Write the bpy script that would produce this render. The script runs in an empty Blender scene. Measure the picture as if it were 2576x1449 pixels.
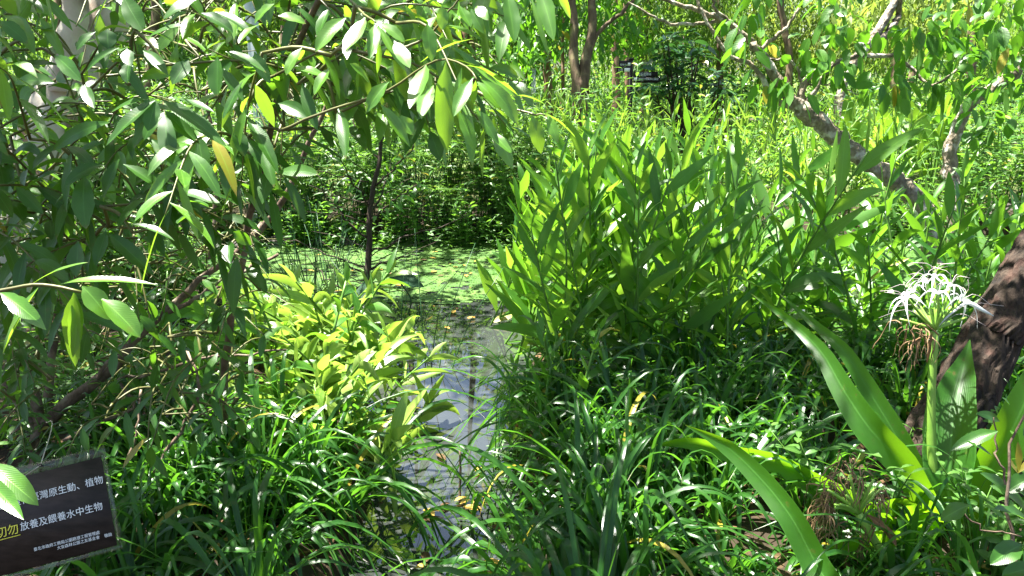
import bpy, math, random
import numpy as np
from mathutils import Vector, Matrix

rng = np.random.default_rng(11)
random.seed(5)
R = math.radians
scene = bpy.context.scene
COL = scene.collection

# ------------------------------------------------------------------ camera, sky, sun, exposure
CAMZ, PITCH, HF = 1.62, R(14.6), math.tan(R(32.0))
cam = bpy.data.objects.new('camera', bpy.data.cameras.new('camera'))
COL.objects.link(cam)
cam.location = (0, 0, CAMZ)
cam.rotation_euler = (R(90) - PITCH, 0, 0)
cam.data.angle = R(64.0)
cam.data.clip_start = 0.02
cam.data.clip_end = 2000
scene.camera = cam

SUN_EL, SUN_AZ = R(72), R(-62)          # azimuth from +Y towards +X
SUN = np.array([math.sin(SUN_AZ) * math.cos(SUN_EL), math.cos(SUN_AZ) * math.cos(SUN_EL), math.sin(SUN_EL)])
world = bpy.data.worlds.new('World')
scene.world = world
world.use_nodes = True
wn = world.node_tree
sky = wn.nodes.new('ShaderNodeTexSky')
sky.sky_type = 'NISHITA'
sky.sun_disc = False
sky.sun_elevation = SUN_EL
sky.sun_rotation = SUN_AZ
sky.air_density = 1.0
sky.dust_density = 2.5
wn.links.new(sky.outputs[0], wn.nodes['Background'].inputs[0])
wn.nodes['Background'].inputs[1].default_value = 0.05
sl = bpy.data.lights.new('sun', 'SUN')
sl.energy = 5.0
sl.angle = R(0.53)
sl.color = (1.0, 0.96, 0.88)
so = bpy.data.objects.new('sun', sl)
COL.objects.link(so)
so.rotation_euler = Vector(-SUN).to_track_quat('-Z', 'Y').to_euler()
scene.view_settings.view_transform = 'Standard'
scene.view_settings.look = 'None'
scene.view_settings.exposure = 2.8
scene.view_settings.gamma = 1.0
scene.render.engine = 'CYCLES'
cy = scene.cycles
cy.max_bounces = 7
cy.diffuse_bounces = 3
cy.transmission_bounces = 3
cy.transparent_max_bounces = 6
cy.glossy_bounces = 3
cy.use_denoising = True
cy.sample_clamp_indirect = 6.0

# ------------------------------------------------------------------ pixel <-> world
FW = np.array([0, math.cos(PITCH), -math.sin(PITCH)])
UPV = np.array([0, math.sin(PITCH), math.cos(PITCH)])
RT = np.array([1.0, 0, 0])
CAM = np.array([0, 0, CAMZ])
def P(x, y, d):
    """a point seen at photo position x, y (2576 wide) at depth d metres"""
    return CAM + d * (FW + RT * ((x - 1288) / 1288 * HF) + UPV * ((724.5 - y) / 1288 * HF))
def G(x, y, z=0.0):
    """where the sight line through x, y meets height z"""
    r = FW + RT * ((x - 1288) / 1288 * HF) + UPV * ((724.5 - y) / 1288 * HF)
    t = (z - CAMZ) / r[2]
    return CAM + r * t
def pxm(d):
    return HF / 1288 * d
def unit(v):
    v = np.asarray(v, float)
    return v / (np.linalg.norm(v, axis=-1, keepdims=True) + 1e-12)

# ------------------------------------------------------------------ material helpers
def newmat(name):
    m = bpy.data.materials.new(name)
    m.use_nodes = True
    nt = m.node_tree
    for n in list(nt.nodes):
        nt.nodes.remove(n)
    out = nt.nodes.new('ShaderNodeOutputMaterial')
    return m, nt, out
def nd(nt, typ, **kw):
    n = nt.nodes.new(typ)
    for k, v in kw.items():
        if k == 'inp':
            for kk, vv in v.items():
                n.inputs[kk].default_value = vv
        else:
            setattr(n, k, v)
    return n
def math_(nt, op, a, b=None, clamp=False):
    n = nt.nodes.new('ShaderNodeMath')
    n.operation = op
    n.use_clamp = clamp
    for i, v in enumerate((a, b)):
        if v is None:
            continue
        if isinstance(v, (int, float)):
            n.inputs[i].default_value = v
        else:
            nt.links.new(v, n.inputs[i])
    return n.outputs[0]
def mix_(nt, f, a, b, mode='MIX'):
    n = nt.nodes.new('ShaderNodeMix')
    n.data_type = 'RGBA'
    n.blend_type = mode
    for s, v in ((0, f), (6, a), (7, b)):
        if isinstance(v, (int, float)):
            n.inputs[s].default_value = v
        elif isinstance(v, tuple):
            n.inputs[s].default_value = (*v, 1) if len(v) == 3 else v
        else:
            nt.links.new(v, n.inputs[s])
    return n.outputs[2]

def leaf_mat(name, dark, light, trans, rough=0.38, spec=0.5, tfac=0.42, vein=0.5, under=None, ribs=26, old=(0.30, 0.24, 0.03), wear=0.25, par=False):
    m, nt, out = newmat(name)
    L = nt.links.new
    at = nd(nt, 'ShaderNodeAttribute', attribute_name='tint')
    tint = at.outputs['Fac']
    uv = nd(nt, 'ShaderNodeUVMap', uv_map='UVMap')
    sep = nd(nt, 'ShaderNodeSeparateXYZ')
    L(uv.outputs[0], sep.inputs[0])
    au = math_(nt, 'ABSOLUTE', math_(nt, 'SUBTRACT', sep.outputs[0], 0.5))       # 0 mid .. .5 edge
    geo = nd(nt, 'ShaderNodeNewGeometry')
    noi = nd(nt, 'ShaderNodeTexNoise', inp={'Scale': 34.0, 'Detail': 3.0})
    L(geo.outputs['Position'], noi.inputs['Vector'])
    base = mix_(nt, tint, dark, light)
    # blotches and an old, yellowing few
    bl = math_(nt, 'MULTIPLY', math_(nt, 'SUBTRACT', noi.outputs[0], 0.5), 1.2)
    base = mix_(nt, math_(nt, 'ABSOLUTE', bl, clamp=True), base, tuple(c * 1.7 for c in light))
    oldf = math_(nt, 'MULTIPLY', math_(nt, 'GREATER_THAN', tint, 0.985), math_(nt, 'ADD', noi.outputs[0], 0.25, True), True)
    base = mix_(nt, oldf, base, old)
    spot = math_(nt, 'MULTIPLY', math_(nt, 'SMOOTH_MIN', 1.0, math_(nt, 'MULTIPLY', math_(nt, 'SUBTRACT', noi.outputs[0], 0.66), 14.0, True)), wear)
    base = mix_(nt, spot, base, (0.16, 0.10, 0.03))
    if wear > 0:
        tipn = math_(nt, 'MULTIPLY', math_(nt, 'SUBTRACT', sep.outputs[1], math_(nt, 'SUBTRACT', 1.05, math_(nt, 'MULTIPLY', tint, 0.16))), 16.0, True)
        base = mix_(nt, math_(nt, 'MULTIPLY', tipn, 0.75), base, (0.15, 0.10, 0.035))
    # midrib and side veins
    mid = math_(nt, 'SUBTRACT', 1.0, math_(nt, 'MULTIPLY', au, 24.0, True))
    mid.node.use_clamp = True
    if par:
        ph = math_(nt, 'MULTIPLY', sep.outputs[0], ribs * 6.283)
    else:
        ph = math_(nt, 'MULTIPLY', math_(nt, 'SUBTRACT', sep.outputs[1], math_(nt, 'MULTIPLY', au, 0.35)), ribs * 6.283)
    sv = math_(nt, 'SINE', ph)
    svc = math_(nt, 'MULTIPLY', math_(nt, 'SUBTRACT', sv, 0.80), 2.0, True)
    if par:
        mid = math_(nt, 'ADD', mid, math_(nt, 'MULTIPLY', math_(nt, 'SUBTRACT', au, 0.465), 18.0, True), True)
    vf = math_(nt, 'ADD', math_(nt, 'MULTIPLY', mid, vein), math_(nt, 'MULTIPLY', svc, vein * 0.22), True)
    veinc = tuple(min(0.6, c * 2.6 + 0.03) for c in light)
    base = mix_(nt, vf, base, veinc)
    if under is None:
        under = tuple(c * 1.25 + 0.015 for c in light)
    base2 = mix_(nt, geo.outputs['Backfacing'], base, under)
    bump = nd(nt, 'ShaderNodeBump', inp={'Strength': 0.10, 'Distance': 0.004})
    L(math_(nt, 'ADD', math_(nt, 'MULTIPLY', sv, 0.35), math_(nt, 'MULTIPLY', mid, -1.4)), bump.inputs['Height'])
    pr = nd(nt, 'ShaderNodeBsdfPrincipled', inp={'Specular IOR Level': spec})
    L(base2, pr.inputs['Base Color'])
    L(math_(nt, 'ADD', math_(nt, 'MULTIPLY', geo.outputs['Backfacing'], 0.22), math_(nt, 'ADD', math_(nt, 'MULTIPLY', noi.outputs[0], 0.16), rough - 0.08)), pr.inputs['Roughness'])
    L(bump.outputs[0], pr.inputs['Normal'])
    tr = nd(nt, 'ShaderNodeBsdfTranslucent')
    tb = mix_(nt, math_(nt, 'MULTIPLY', tint, 0.55), trans, tuple(min(0.8, c * 1.5) for c in trans))
    tb = mix_(nt, math_(nt, 'MULTIPLY', vf, 0.45), tb, tuple(c * 0.5 for c in trans))
    tb = mix_(nt, oldf, tb, (0.5, 0.36, 0.05))
    tb = mix_(nt, spot, tb, (0.10, 0.06, 0.02))
    L(tb, tr.inputs[0])
    mx = nd(nt, 'ShaderNodeMixShader', inp={0: tfac})
    L(pr.outputs[0], mx.inputs[1])
    L(tr.outputs[0], mx.inputs[2])
    L(mx.outputs[0], out.inputs[0])
    return m

def bark_mat(name, c1, c2, c3, scale=14.0, stretch=0.22, bump=0.6, spots=0.0, rough=0.85):
    m, nt, out = newmat(name)
    L = nt.links.new
    geo = nd(nt, 'ShaderNodeNewGeometry')
    mp = nd(nt, 'ShaderNodeMapping')
    mp.inputs['Scale'].default_value = (1, 1, stretch)
    L(geo.outputs['Position'], mp.inputs[0])
    n1 = nd(nt, 'ShaderNodeTexNoise', inp={'Scale': scale, 'Detail': 6.0, 'Roughness': 0.65})
    L(mp.outputs[0], n1.inputs['Vector'])
    n2 = nd(nt, 'ShaderNodeTexVoronoi', inp={'Scale': scale * 1.6})
    L(mp.outputs[0], n2.inputs['Vector'])
    n3 = nd(nt, 'ShaderNodeTexNoise', inp={'Scale': scale * 0.55, 'Detail': 4.0})
    L(geo.outputs['Position'], n3.inputs['Vector'])
    f = math_(nt, 'MULTIPLY', math_(nt, 'SUBTRACT', n1.outputs[0], 0.36), 3.2, True)
    col = mix_(nt, f, c1, c2)
    g = math_(nt, 'MULTIPLY', math_(nt, 'SUBTRACT', n3.outputs[0], 0.53), 9.0, True)
    col = mix_(nt, math_(nt, 'MULTIPLY', g, spots), col, c3)
    pr = nd(nt, 'ShaderNodeBsdfPrincipled', inp={'Roughness': rough, 'Specular IOR Level': 0.25})
    L(col, pr.inputs['Base Color'])
    bp = nd(nt, 'ShaderNodeBump', inp={'Strength': bump, 'Distance': 0.02})
    L(math_(nt, 'ADD', n1.outputs[0], math_(nt, 'MULTIPLY', n2.outputs[0], 0.7)), bp.inputs['Height'])
    L(bp.outputs[0], pr.inputs['Normal'])
    L(pr.outputs[0], out.inputs[0])
    return m

def plain_mat(name, c, rough=0.5, spec=0.4, noise=0.0, metal=0.0, nscale=20.0, c2=None):
    m, nt, out = newmat(name)
    pr = nd(nt, 'ShaderNodeBsdfPrincipled', inp={'Roughness': rough, 'Specular IOR Level': spec, 'Metallic': metal})
    geo = nd(nt, 'ShaderNodeNewGeometry')
    n = nd(nt, 'ShaderNodeTexNoise', inp={'Scale': nscale, 'Detail': 4.0})
    nt.links.new(geo.outputs['Position'], n.inputs['Vector'])
    f = math_(nt, 'MULTIPLY', math_(nt, 'SUBTRACT', n.outputs[0], 0.3), 2.2, True)
    col = mix_(nt, f, c, c2 if c2 else tuple(x * (1 - noise) for x in c))
    nt.links.new(col, pr.inputs['Base Color'])
    nt.links.new(pr.outputs[0], out.inputs[0])
    return m

M = {}
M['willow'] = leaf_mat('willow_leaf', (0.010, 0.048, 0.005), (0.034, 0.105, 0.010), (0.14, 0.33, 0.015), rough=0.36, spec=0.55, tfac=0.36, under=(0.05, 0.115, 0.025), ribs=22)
M['willow_lit'] = leaf_mat('sunlit_willow_leaf', (0.035, 0.125, 0.010), (0.085, 0.205, 0.017), (0.26, 0.47, 0.025), rough=0.32, spec=0.9, tfac=0.42, under=(0.10, 0.19, 0.04), ribs=22)  # brighter copy of the willow leaf, sunlight put into its colour
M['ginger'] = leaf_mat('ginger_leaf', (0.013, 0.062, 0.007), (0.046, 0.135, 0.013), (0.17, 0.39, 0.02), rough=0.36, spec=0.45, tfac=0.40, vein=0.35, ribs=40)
M['ginger_lit'] = leaf_mat('lit_ginger_leaf', (0.035, 0.11, 0.012), (0.085, 0.19, 0.02), (0.24, 0.44, 0.03), rough=0.36, spec=0.5, tfac=0.40, vein=0.35, ribs=40)  # lighter copy of the ginger leaf with sun painted into it
M['ginger_sun'] = leaf_mat('sunlit_ginger_leaf', (0.08, 0.17, 0.02), (0.17, 0.26, 0.04), (0.30, 0.47, 0.05), rough=0.36, spec=0.75, tfac=0.40, vein=0.35, ribs=40, wear=0.4)  # palest ginger leaf copy, full sun painted into the colour
M['strap'] = leaf_mat('strap_leaf', (0.007, 0.038, 0.006), (0.026, 0.088, 0.011), (0.10, 0.29, 0.016), rough=0.31, spec=0.42, tfac=0.36, vein=0.25, ribs=8, par=True)
M['crinum'] = leaf_mat('lily_leaf', (0.012, 0.06, 0.006), (0.03, 0.10, 0.010), (0.24, 0.50, 0.012), rough=0.38, spec=0.38, tfac=0.50, vein=0.45, ribs=19, par=True, wear=0.5)
M['herb'] = leaf_mat('herb_leaf', (0.022, 0.08, 0.012), (0.065, 0.15, 0.024), (0.17, 0.36, 0.03), rough=0.42, spec=0.45, tfac=0.38, ribs=10)
M['sedge'] = leaf_mat('sedge_ray', (0.04, 0.12, 0.02), (0.11, 0.21, 0.04), (0.22, 0.40, 0.05), rough=0.4, spec=0.45, tfac=0.35, ribs=3, par=True)
M['broad'] = leaf_mat('broad_leaf', (0.020, 0.078, 0.008), (0.05, 0.135, 0.013), (0.13, 0.33, 0.015), rough=0.4, spec=0.42, tfac=0.42, ribs=8)
M['magnolia'] = leaf_mat('glossy_dark_leaf', (0.008, 0.04, 0.012), (0.02, 0.075, 0.018), (0.05, 0.15, 0.02), rough=0.28, spec=0.6, tfac=0.22, ribs=10)
M['feather'] = leaf_mat('feathery_leaf', (0.028, 0.072, 0.010), (0.080, 0.145, 0.018), (0.18, 0.32, 0.032), rough=0.55, spec=0.3, tfac=0.45, ribs=8)
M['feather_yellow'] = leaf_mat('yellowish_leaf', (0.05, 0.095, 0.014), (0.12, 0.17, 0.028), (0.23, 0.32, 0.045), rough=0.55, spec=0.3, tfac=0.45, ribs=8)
M['feather_green'] = leaf_mat('bluish_leaf', (0.014, 0.052, 0.009), (0.045, 0.11, 0.017), (0.12, 0.27, 0.025), rough=0.5, spec=0.35, tfac=0.42, ribs=8)
M['taro'] = leaf_mat('taro_leaf', (0.035, 0.11, 0.012), (0.07, 0.16, 0.018), (0.20, 0.37, 0.022), rough=0.45, spec=0.4, tfac=0.55, ribs=9, vein=0.6)
M['lotus'] = leaf_mat('round_pond_leaf', (0.005, 0.030, 0.012), (0.010, 0.045, 0.015), (0.02, 0.10, 0.025), rough=0.6, spec=0.2, tfac=0.3, ribs=6)
M['dead'] = leaf_mat('dead_leaf', (0.05, 0.028, 0.012), (0.13, 0.075, 0.035), (0.15, 0.08, 0.03), rough=0.7, spec=0.2, tfac=0.2, ribs=8)
M['yellow'] = leaf_mat('fallen_leaf', (0.32, 0.20, 0.03), (0.45, 0.27, 0.05), (0.4, 0.28, 0.04), rough=0.5, spec=0.4, tfac=0.15, ribs=8)
M['petal'] = leaf_mat('white_petal', (0.62, 0.66, 0.68), (0.72, 0.75, 0.76), (0.6, 0.64, 0.62), rough=0.5, spec=0.3, tfac=0.35, vein=0.0, under=(0.66, 0.69, 0.70), old=(0.7, 0.7, 0.66), wear=0.0)
M['twig'] = plain_mat('green_twig', (0.12, 0.13, 0.03), 0.5, 0.4, 0.4, c2=(0.06, 0.055, 0.02))
M['stemgreen'] = plain_mat('green_stem', (0.10, 0.22, 0.03), 0.4, 0.4, 0.4)
M['rush'] = plain_mat('rush_stem', (0.025, 0.085, 0.025), 0.4, 0.4, 0.5)
M['stalk'] = plain_mat('lily_stalk', (0.16, 0.32, 0.04), 0.4, 0.4, 0.3, c2=(0.22, 0.36, 0.06))
M['withered'] = plain_mat('withered', (0.13, 0.075, 0.035), 0.8, 0.2, 0.5, c2=(0.28, 0.19, 0.11))
M['darkbark'] = bark_mat('dark_bark', (0.009, 0.0065, 0.005), (0.060, 0.041, 0.029), (0.09, 0.026, 0.018), 26, 0.13, 1.0, 0.18)
M['palebark'] = bark_mat('pale_bark', (0.42, 0.37, 0.31), (0.60, 0.56, 0.50), (0.16, 0.11, 0.075), 7, 0.8, 0.35, 0.8)
M['brownbark'] = bark_mat('brown_bark', (0.07, 0.045, 0.03), (0.17, 0.12, 0.075), (0.26, 0.22, 0.11), 9, 0.2, 0.8, 0.5)
M['redbark'] = bark_mat('reddish_bark', (0.10, 0.055, 0.035), (0.22, 0.13, 0.085), (0.30, 0.24, 0.14), 9, 0.12, 0.8, 0.3)
M['mottled'] = bark_mat('mottled_bark', (0.12, 0.095, 0.07), (0.31, 0.26, 0.19), (0.52, 0.49, 0.43), 22, 0.6, 1.0, 0.9)
M['stembark'] = bark_mat('shrub_bark', (0.075, 0.05, 0.035), (0.17, 0.12, 0.085), (0.24, 0.20, 0.15), 30, 0.5, 0.4, 0.6)
M['twigdark'] = plain_mat('dark_twig', (0.05, 0.035, 0.025), 0.7, 0.2, 0.4)
M['polemetal'] = plain_mat('grey_painted_metal', (0.42, 0.47, 0.49), 0.4, 0.5, 0.15)
M['signbrown'] = plain_mat('dark_brown_board', (0.018, 0.012, 0.014), 0.6, 0.3, 0.3)
M['signwhite'] = plain_mat('white_print', (0.80, 0.80, 0.78), 0.5, 0.3, 0.05)
M['letter'] = plain_mat('pale_lettering', (0.62, 0.66, 0.66), 0.5, 0.3, 0.08)
M['letteryellow'] = plain_mat('yellow_lettering', (0.62, 0.60, 0.06), 0.5, 0.3, 0.08)
M['stone'] = plain_mat('grey_stone', (0.08, 0.07, 0.062), 0.8, 0.2, 0.5)
M['timber'] = plain_mat('weathered_timber', (0.14, 0.11, 0.075), 0.8, 0.2, 0.4)
M['string'] = plain_mat('pale_string', (0.45, 0.42, 0.34), 0.8, 0.2, 0.2)

# soil with leaf litter
m, nt, out = newmat('soil')
geo = nd(nt, 'ShaderNodeNewGeometry')
n1 = nd(nt, 'ShaderNodeTexNoise', inp={'Scale': 9.0, 'Detail': 8.0, 'Roughness': 0.7})
n2 = nd(nt, 'ShaderNodeTexVoronoi', inp={'Scale': 38.0})
n3 = nd(nt, 'ShaderNodeTexNoise', inp={'Scale': 0.35, 'Detail': 3.0})
for n in (n1, n2, n3):
    nt.links.new(geo.outputs['Position'], n.inputs['Vector'])
c = mix_(nt, math_(nt, 'MULTIPLY', n1.outputs[0], 1.0), (0.012, 0.009, 0.006), (0.045, 0.032, 0.019))
c = mix_(nt, math_(nt, 'MULTIPLY', math_(nt, 'SUBTRACT', n2.outputs['Color'], 0.72), 3.0, True), c, (0.09, 0.055, 0.025))
sepg = nd(nt, 'ShaderNodeSeparateXYZ')
nt.links.new(geo.outputs['Position'], sepg.inputs[0])
far = math_(nt, 'MULTIPLY', math_(nt, 'MULTIPLY', math_(nt, 'SUBTRACT', sepg.outputs[1], 9.0), 0.3, True), math_(nt, 'ADD', n3.outputs[0], 0.15, True), True)
c = mix_(nt, far, c, (0.10, 0.17, 0.03))
pr = nd(nt, 'ShaderNodeBsdfPrincipled', inp={'Roughness': 0.9, 'Specular IOR Level': 0.2})
bp = nd(nt, 'ShaderNodeBump', inp={'Strength': 0.8, 'Distance': 0.03})
nt.links.new(n1.outputs[0], bp.inputs['Height'])
nt.links.new(c, pr.inputs['Base Color'])
nt.links.new(bp.outputs[0], pr.inputs['Normal'])
nt.links.new(pr.outputs[0], out.inputs[0])
M['soil'] = m

# milky pond water
m, nt, out = newmat('pond_water')
geo = nd(nt, 'ShaderNodeNewGeometry')
n1 = nd(nt, 'ShaderNodeTexNoise', inp={'Scale': 3.0, 'Detail': 4.0})
n2 = nd(nt, 'ShaderNodeTexNoise', inp={'Scale': 5.0, 'Detail': 2.0})
for n in (n1, n2):
    nt.links.new(geo.outputs['Position'], n.inputs['Vector'])
c = mix_(nt, n1.outputs[0], (0.012, 0.014, 0.013), (0.045, 0.05, 0.048))
pr = nd(nt, 'ShaderNodeBsdfPrincipled', inp={'Roughness': 0.015, 'IOR': 1.5, 'Specular IOR Level': 0.9})
bp = nd(nt, 'ShaderNodeBump', inp={'Strength': 0.006, 'Distance': 0.02})
nt.links.new(n2.outputs[0], bp.inputs['Height'])
nt.links.new(bp.outputs[0], pr.inputs['Normal'])
nt.links.new(c, pr.inputs['Base Color'])
nt.links.new(pr.outputs[0], out.inputs[0])
M['water'] = m

# duckweed
m, nt, out = newmat('duckweed')
geo = nd(nt, 'ShaderNodeNewGeometry')
n1 = nd(nt, 'ShaderNodeTexNoise', inp={'Scale': 60.0, 'Detail': 3.0})
n2 = nd(nt, 'ShaderNodeTexVoronoi', inp={'Scale': 95.0})
n3 = nd(nt, 'ShaderNodeTexNoise', inp={'Scale': 4.5, 'Detail': 5.0})
for n in (n1, n2, n3):
    nt.links.new(geo.outputs['Position'], n.inputs['Vector'])
c = mix_(nt, n2.outputs['Color'], (0.02, 0.060, 0.008), (0.05, 0.115, 0.015))
c = mix_(nt, math_(nt, 'MULTIPLY', math_(nt, 'SUBTRACT', n3.outputs[0], 0.45), 4.0, True), c, (0.07, 0.13, 0.02))
c = mix_(nt, math_(nt, 'MULTIPLY', math_(nt, 'SUBTRACT', n1.outputs[0], 0.62), 8.0, True), c, (0.02, 0.05, 0.015))
pr = nd(nt, 'ShaderNodeBsdfPrincipled', inp={'Roughness': 0.6, 'Specular IOR Level': 0.3})
bp = nd(nt, 'ShaderNodeBump', inp={'Strength': 0.5, 'Distance': 0.01})
nt.links.new(n2.outputs[0], bp.inputs['Height'])
nt.links.new(bp.outputs[0], pr.inputs['Normal'])
nt.links.new(c, pr.inputs['Base Color'])
nt.links.new(pr.outputs[0], out.inputs[0])
M['duckweed'] = m

# clear plastic sleeve
m, nt, out = newmat('clear_plastic')
tp = nd(nt, 'ShaderNodeBsdfTransparent', inp={0: (0.86, 0.88, 0.84, 1)})
gl = nd(nt, 'ShaderNodeBsdfGlossy', inp={0: (1, 1, 1, 1), 1: 0.18})
df = nd(nt, 'ShaderNodeBsdfDiffuse', inp={0: (0.22, 0.25, 0.17, 1)})
a1 = nd(nt, 'ShaderNodeMixShader', inp={0: 0.07})
a2 = nd(nt, 'ShaderNodeMixShader', inp={0: 0.03})
nt.links.new(tp.outputs[0], a1.inputs[1])
nt.links.new(df.outputs[0], a1.inputs[2])
nt.links.new(a1.outputs[0], a2.inputs[1])
nt.links.new(gl.outputs[0], a2.inputs[2])
nt.links.new(a2.outputs[0], out.inputs[0])
M['plastic'] = m
M['board'] = bark_mat('dark_wood_print', (0.012, 0.009, 0.008), (0.03, 0.022, 0.019), (0.035, 0.025, 0.02), 20, 4.0, 0.05, 0.3, 0.55)

# ------------------------------------------------------------------ mesh helpers
def mkmesh(name, V, F, uv=None, tint=None, smooth=True):
    V = np.ascontiguousarray(V, dtype=np.float32)
    F = np.ascontiguousarray(F, dtype=np.int32)
    me = bpy.data.meshes.new(name)
    n, k = F.shape
    me.vertices.add(len(V))
    me.vertices.foreach_set('co', V.ravel())
    me.loops.add(n * k)
    me.loops.foreach_set('vertex_index', F.ravel())
    me.polygons.add(n)
    me.polygons.foreach_set('loop_start', np.arange(0, n * k, k, dtype=np.int32))
    me.polygons.foreach_set('loop_total', np.full(n, k, dtype=np.int32))
    if smooth:
        me.polygons.foreach_set('use_smooth', np.ones(n, dtype=bool))
    if uv is not None:
        ul = me.uv_layers.new(name='UVMap')
        ul.data.foreach_set('uv', np.ascontiguousarray(uv, dtype=np.float32)[F.ravel()].ravel())
    if tint is not None:
        a = me.attributes.new('tint', 'FLOAT', 'POINT')
        a.data.foreach_set('value', np.ascontiguousarray(tint, dtype=np.float32))
    me.update(calc_edges=True)
    return me

def link(name, me, mat, parent=None, loc=None):
    o = bpy.data.objects.new(name, me)
    COL.objects.link(o)
    if mat is not None and not me.materials:
        me.materials.append(mat)
    if parent is not None:
        o.parent = parent
    if loc is not None:
        o.location = loc
    return o

def tag(o, label, cat, group=None, kind=None):
    o['label'] = label
    o['category'] = cat
    if group:
        o['group'] = group
    if kind:
        o['kind'] = kind
    return o
def thing(name, label, cat, loc=(0, 0, 0), group=None):
    o = bpy.data.objects.new(name, None)
    o.empty_display_size = 0.1
    COL.objects.link(o)
    o.location = [float(v) for v in loc]
    return tag(o, label, cat, group)
def struct(o, kind='structure'):
    o['kind'] = kind
    return o
def dup(root, loc, rz, scale=1.0, label=None, group=None, rx=0.0, ry=0.0):
    r = root.copy()
    COL.objects.link(r)
    r.location = [float(v) for v in loc]
    r.rotation_euler = (rx, ry, rz)
    r.scale = (scale,) * 3
    if label:
        r['label'] = label
    if group:
        r['group'] = group
    for ch in root.children:
        cc = ch.copy()
        COL.objects.link(cc)
        cc.parent = r
        for g in ch.children:
            d = g.copy()
            COL.objects.link(d)
            d.parent = cc
    return r

PROF = {
    'lance': lambda t: np.where(t < 0.07, 0.10, 1.0) * (np.clip((t - 0.05) / 0.95, 0, 1) ** 0.75) * (1 - t) ** 0.85 * 3.0 + np.where(t < 0.07, 0.07, 0.0),
    'ginger': lambda t: (0.22 + np.clip(t / 0.30, 0, 1) ** 0.8 * 0.78) * np.clip((1 - t) / 0.62, 0, 1) ** 0.75,
    'strap': lambda t: (0.80 + 0.2 * np.clip(t * 3, 0, 1)) * np.clip((1 - t) / 0.55, 0, 1) ** 0.8,
    'ovate': lambda t: np.where(t < 0.06, 0.08, 1.0) * np.clip((t - 0.05) / 0.95, 0, 1) ** 0.45 * (1 - t) ** 0.62 * 1.95 + np.where(t < 0.06, 0.04, 0.0),
    'petal': lambda t: (0.55 + 0.45 * np.sin(np.clip(t * 1.25, 0, 1) * math.pi)) * np.clip((1 - t) / 0.35, 0, 1) ** 0.7,
    'cordate': lambda t: np.clip(t / 0.12, 0, 1) ** 0.5 * (1 - t) ** 0.6 * 1.08,
}
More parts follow.
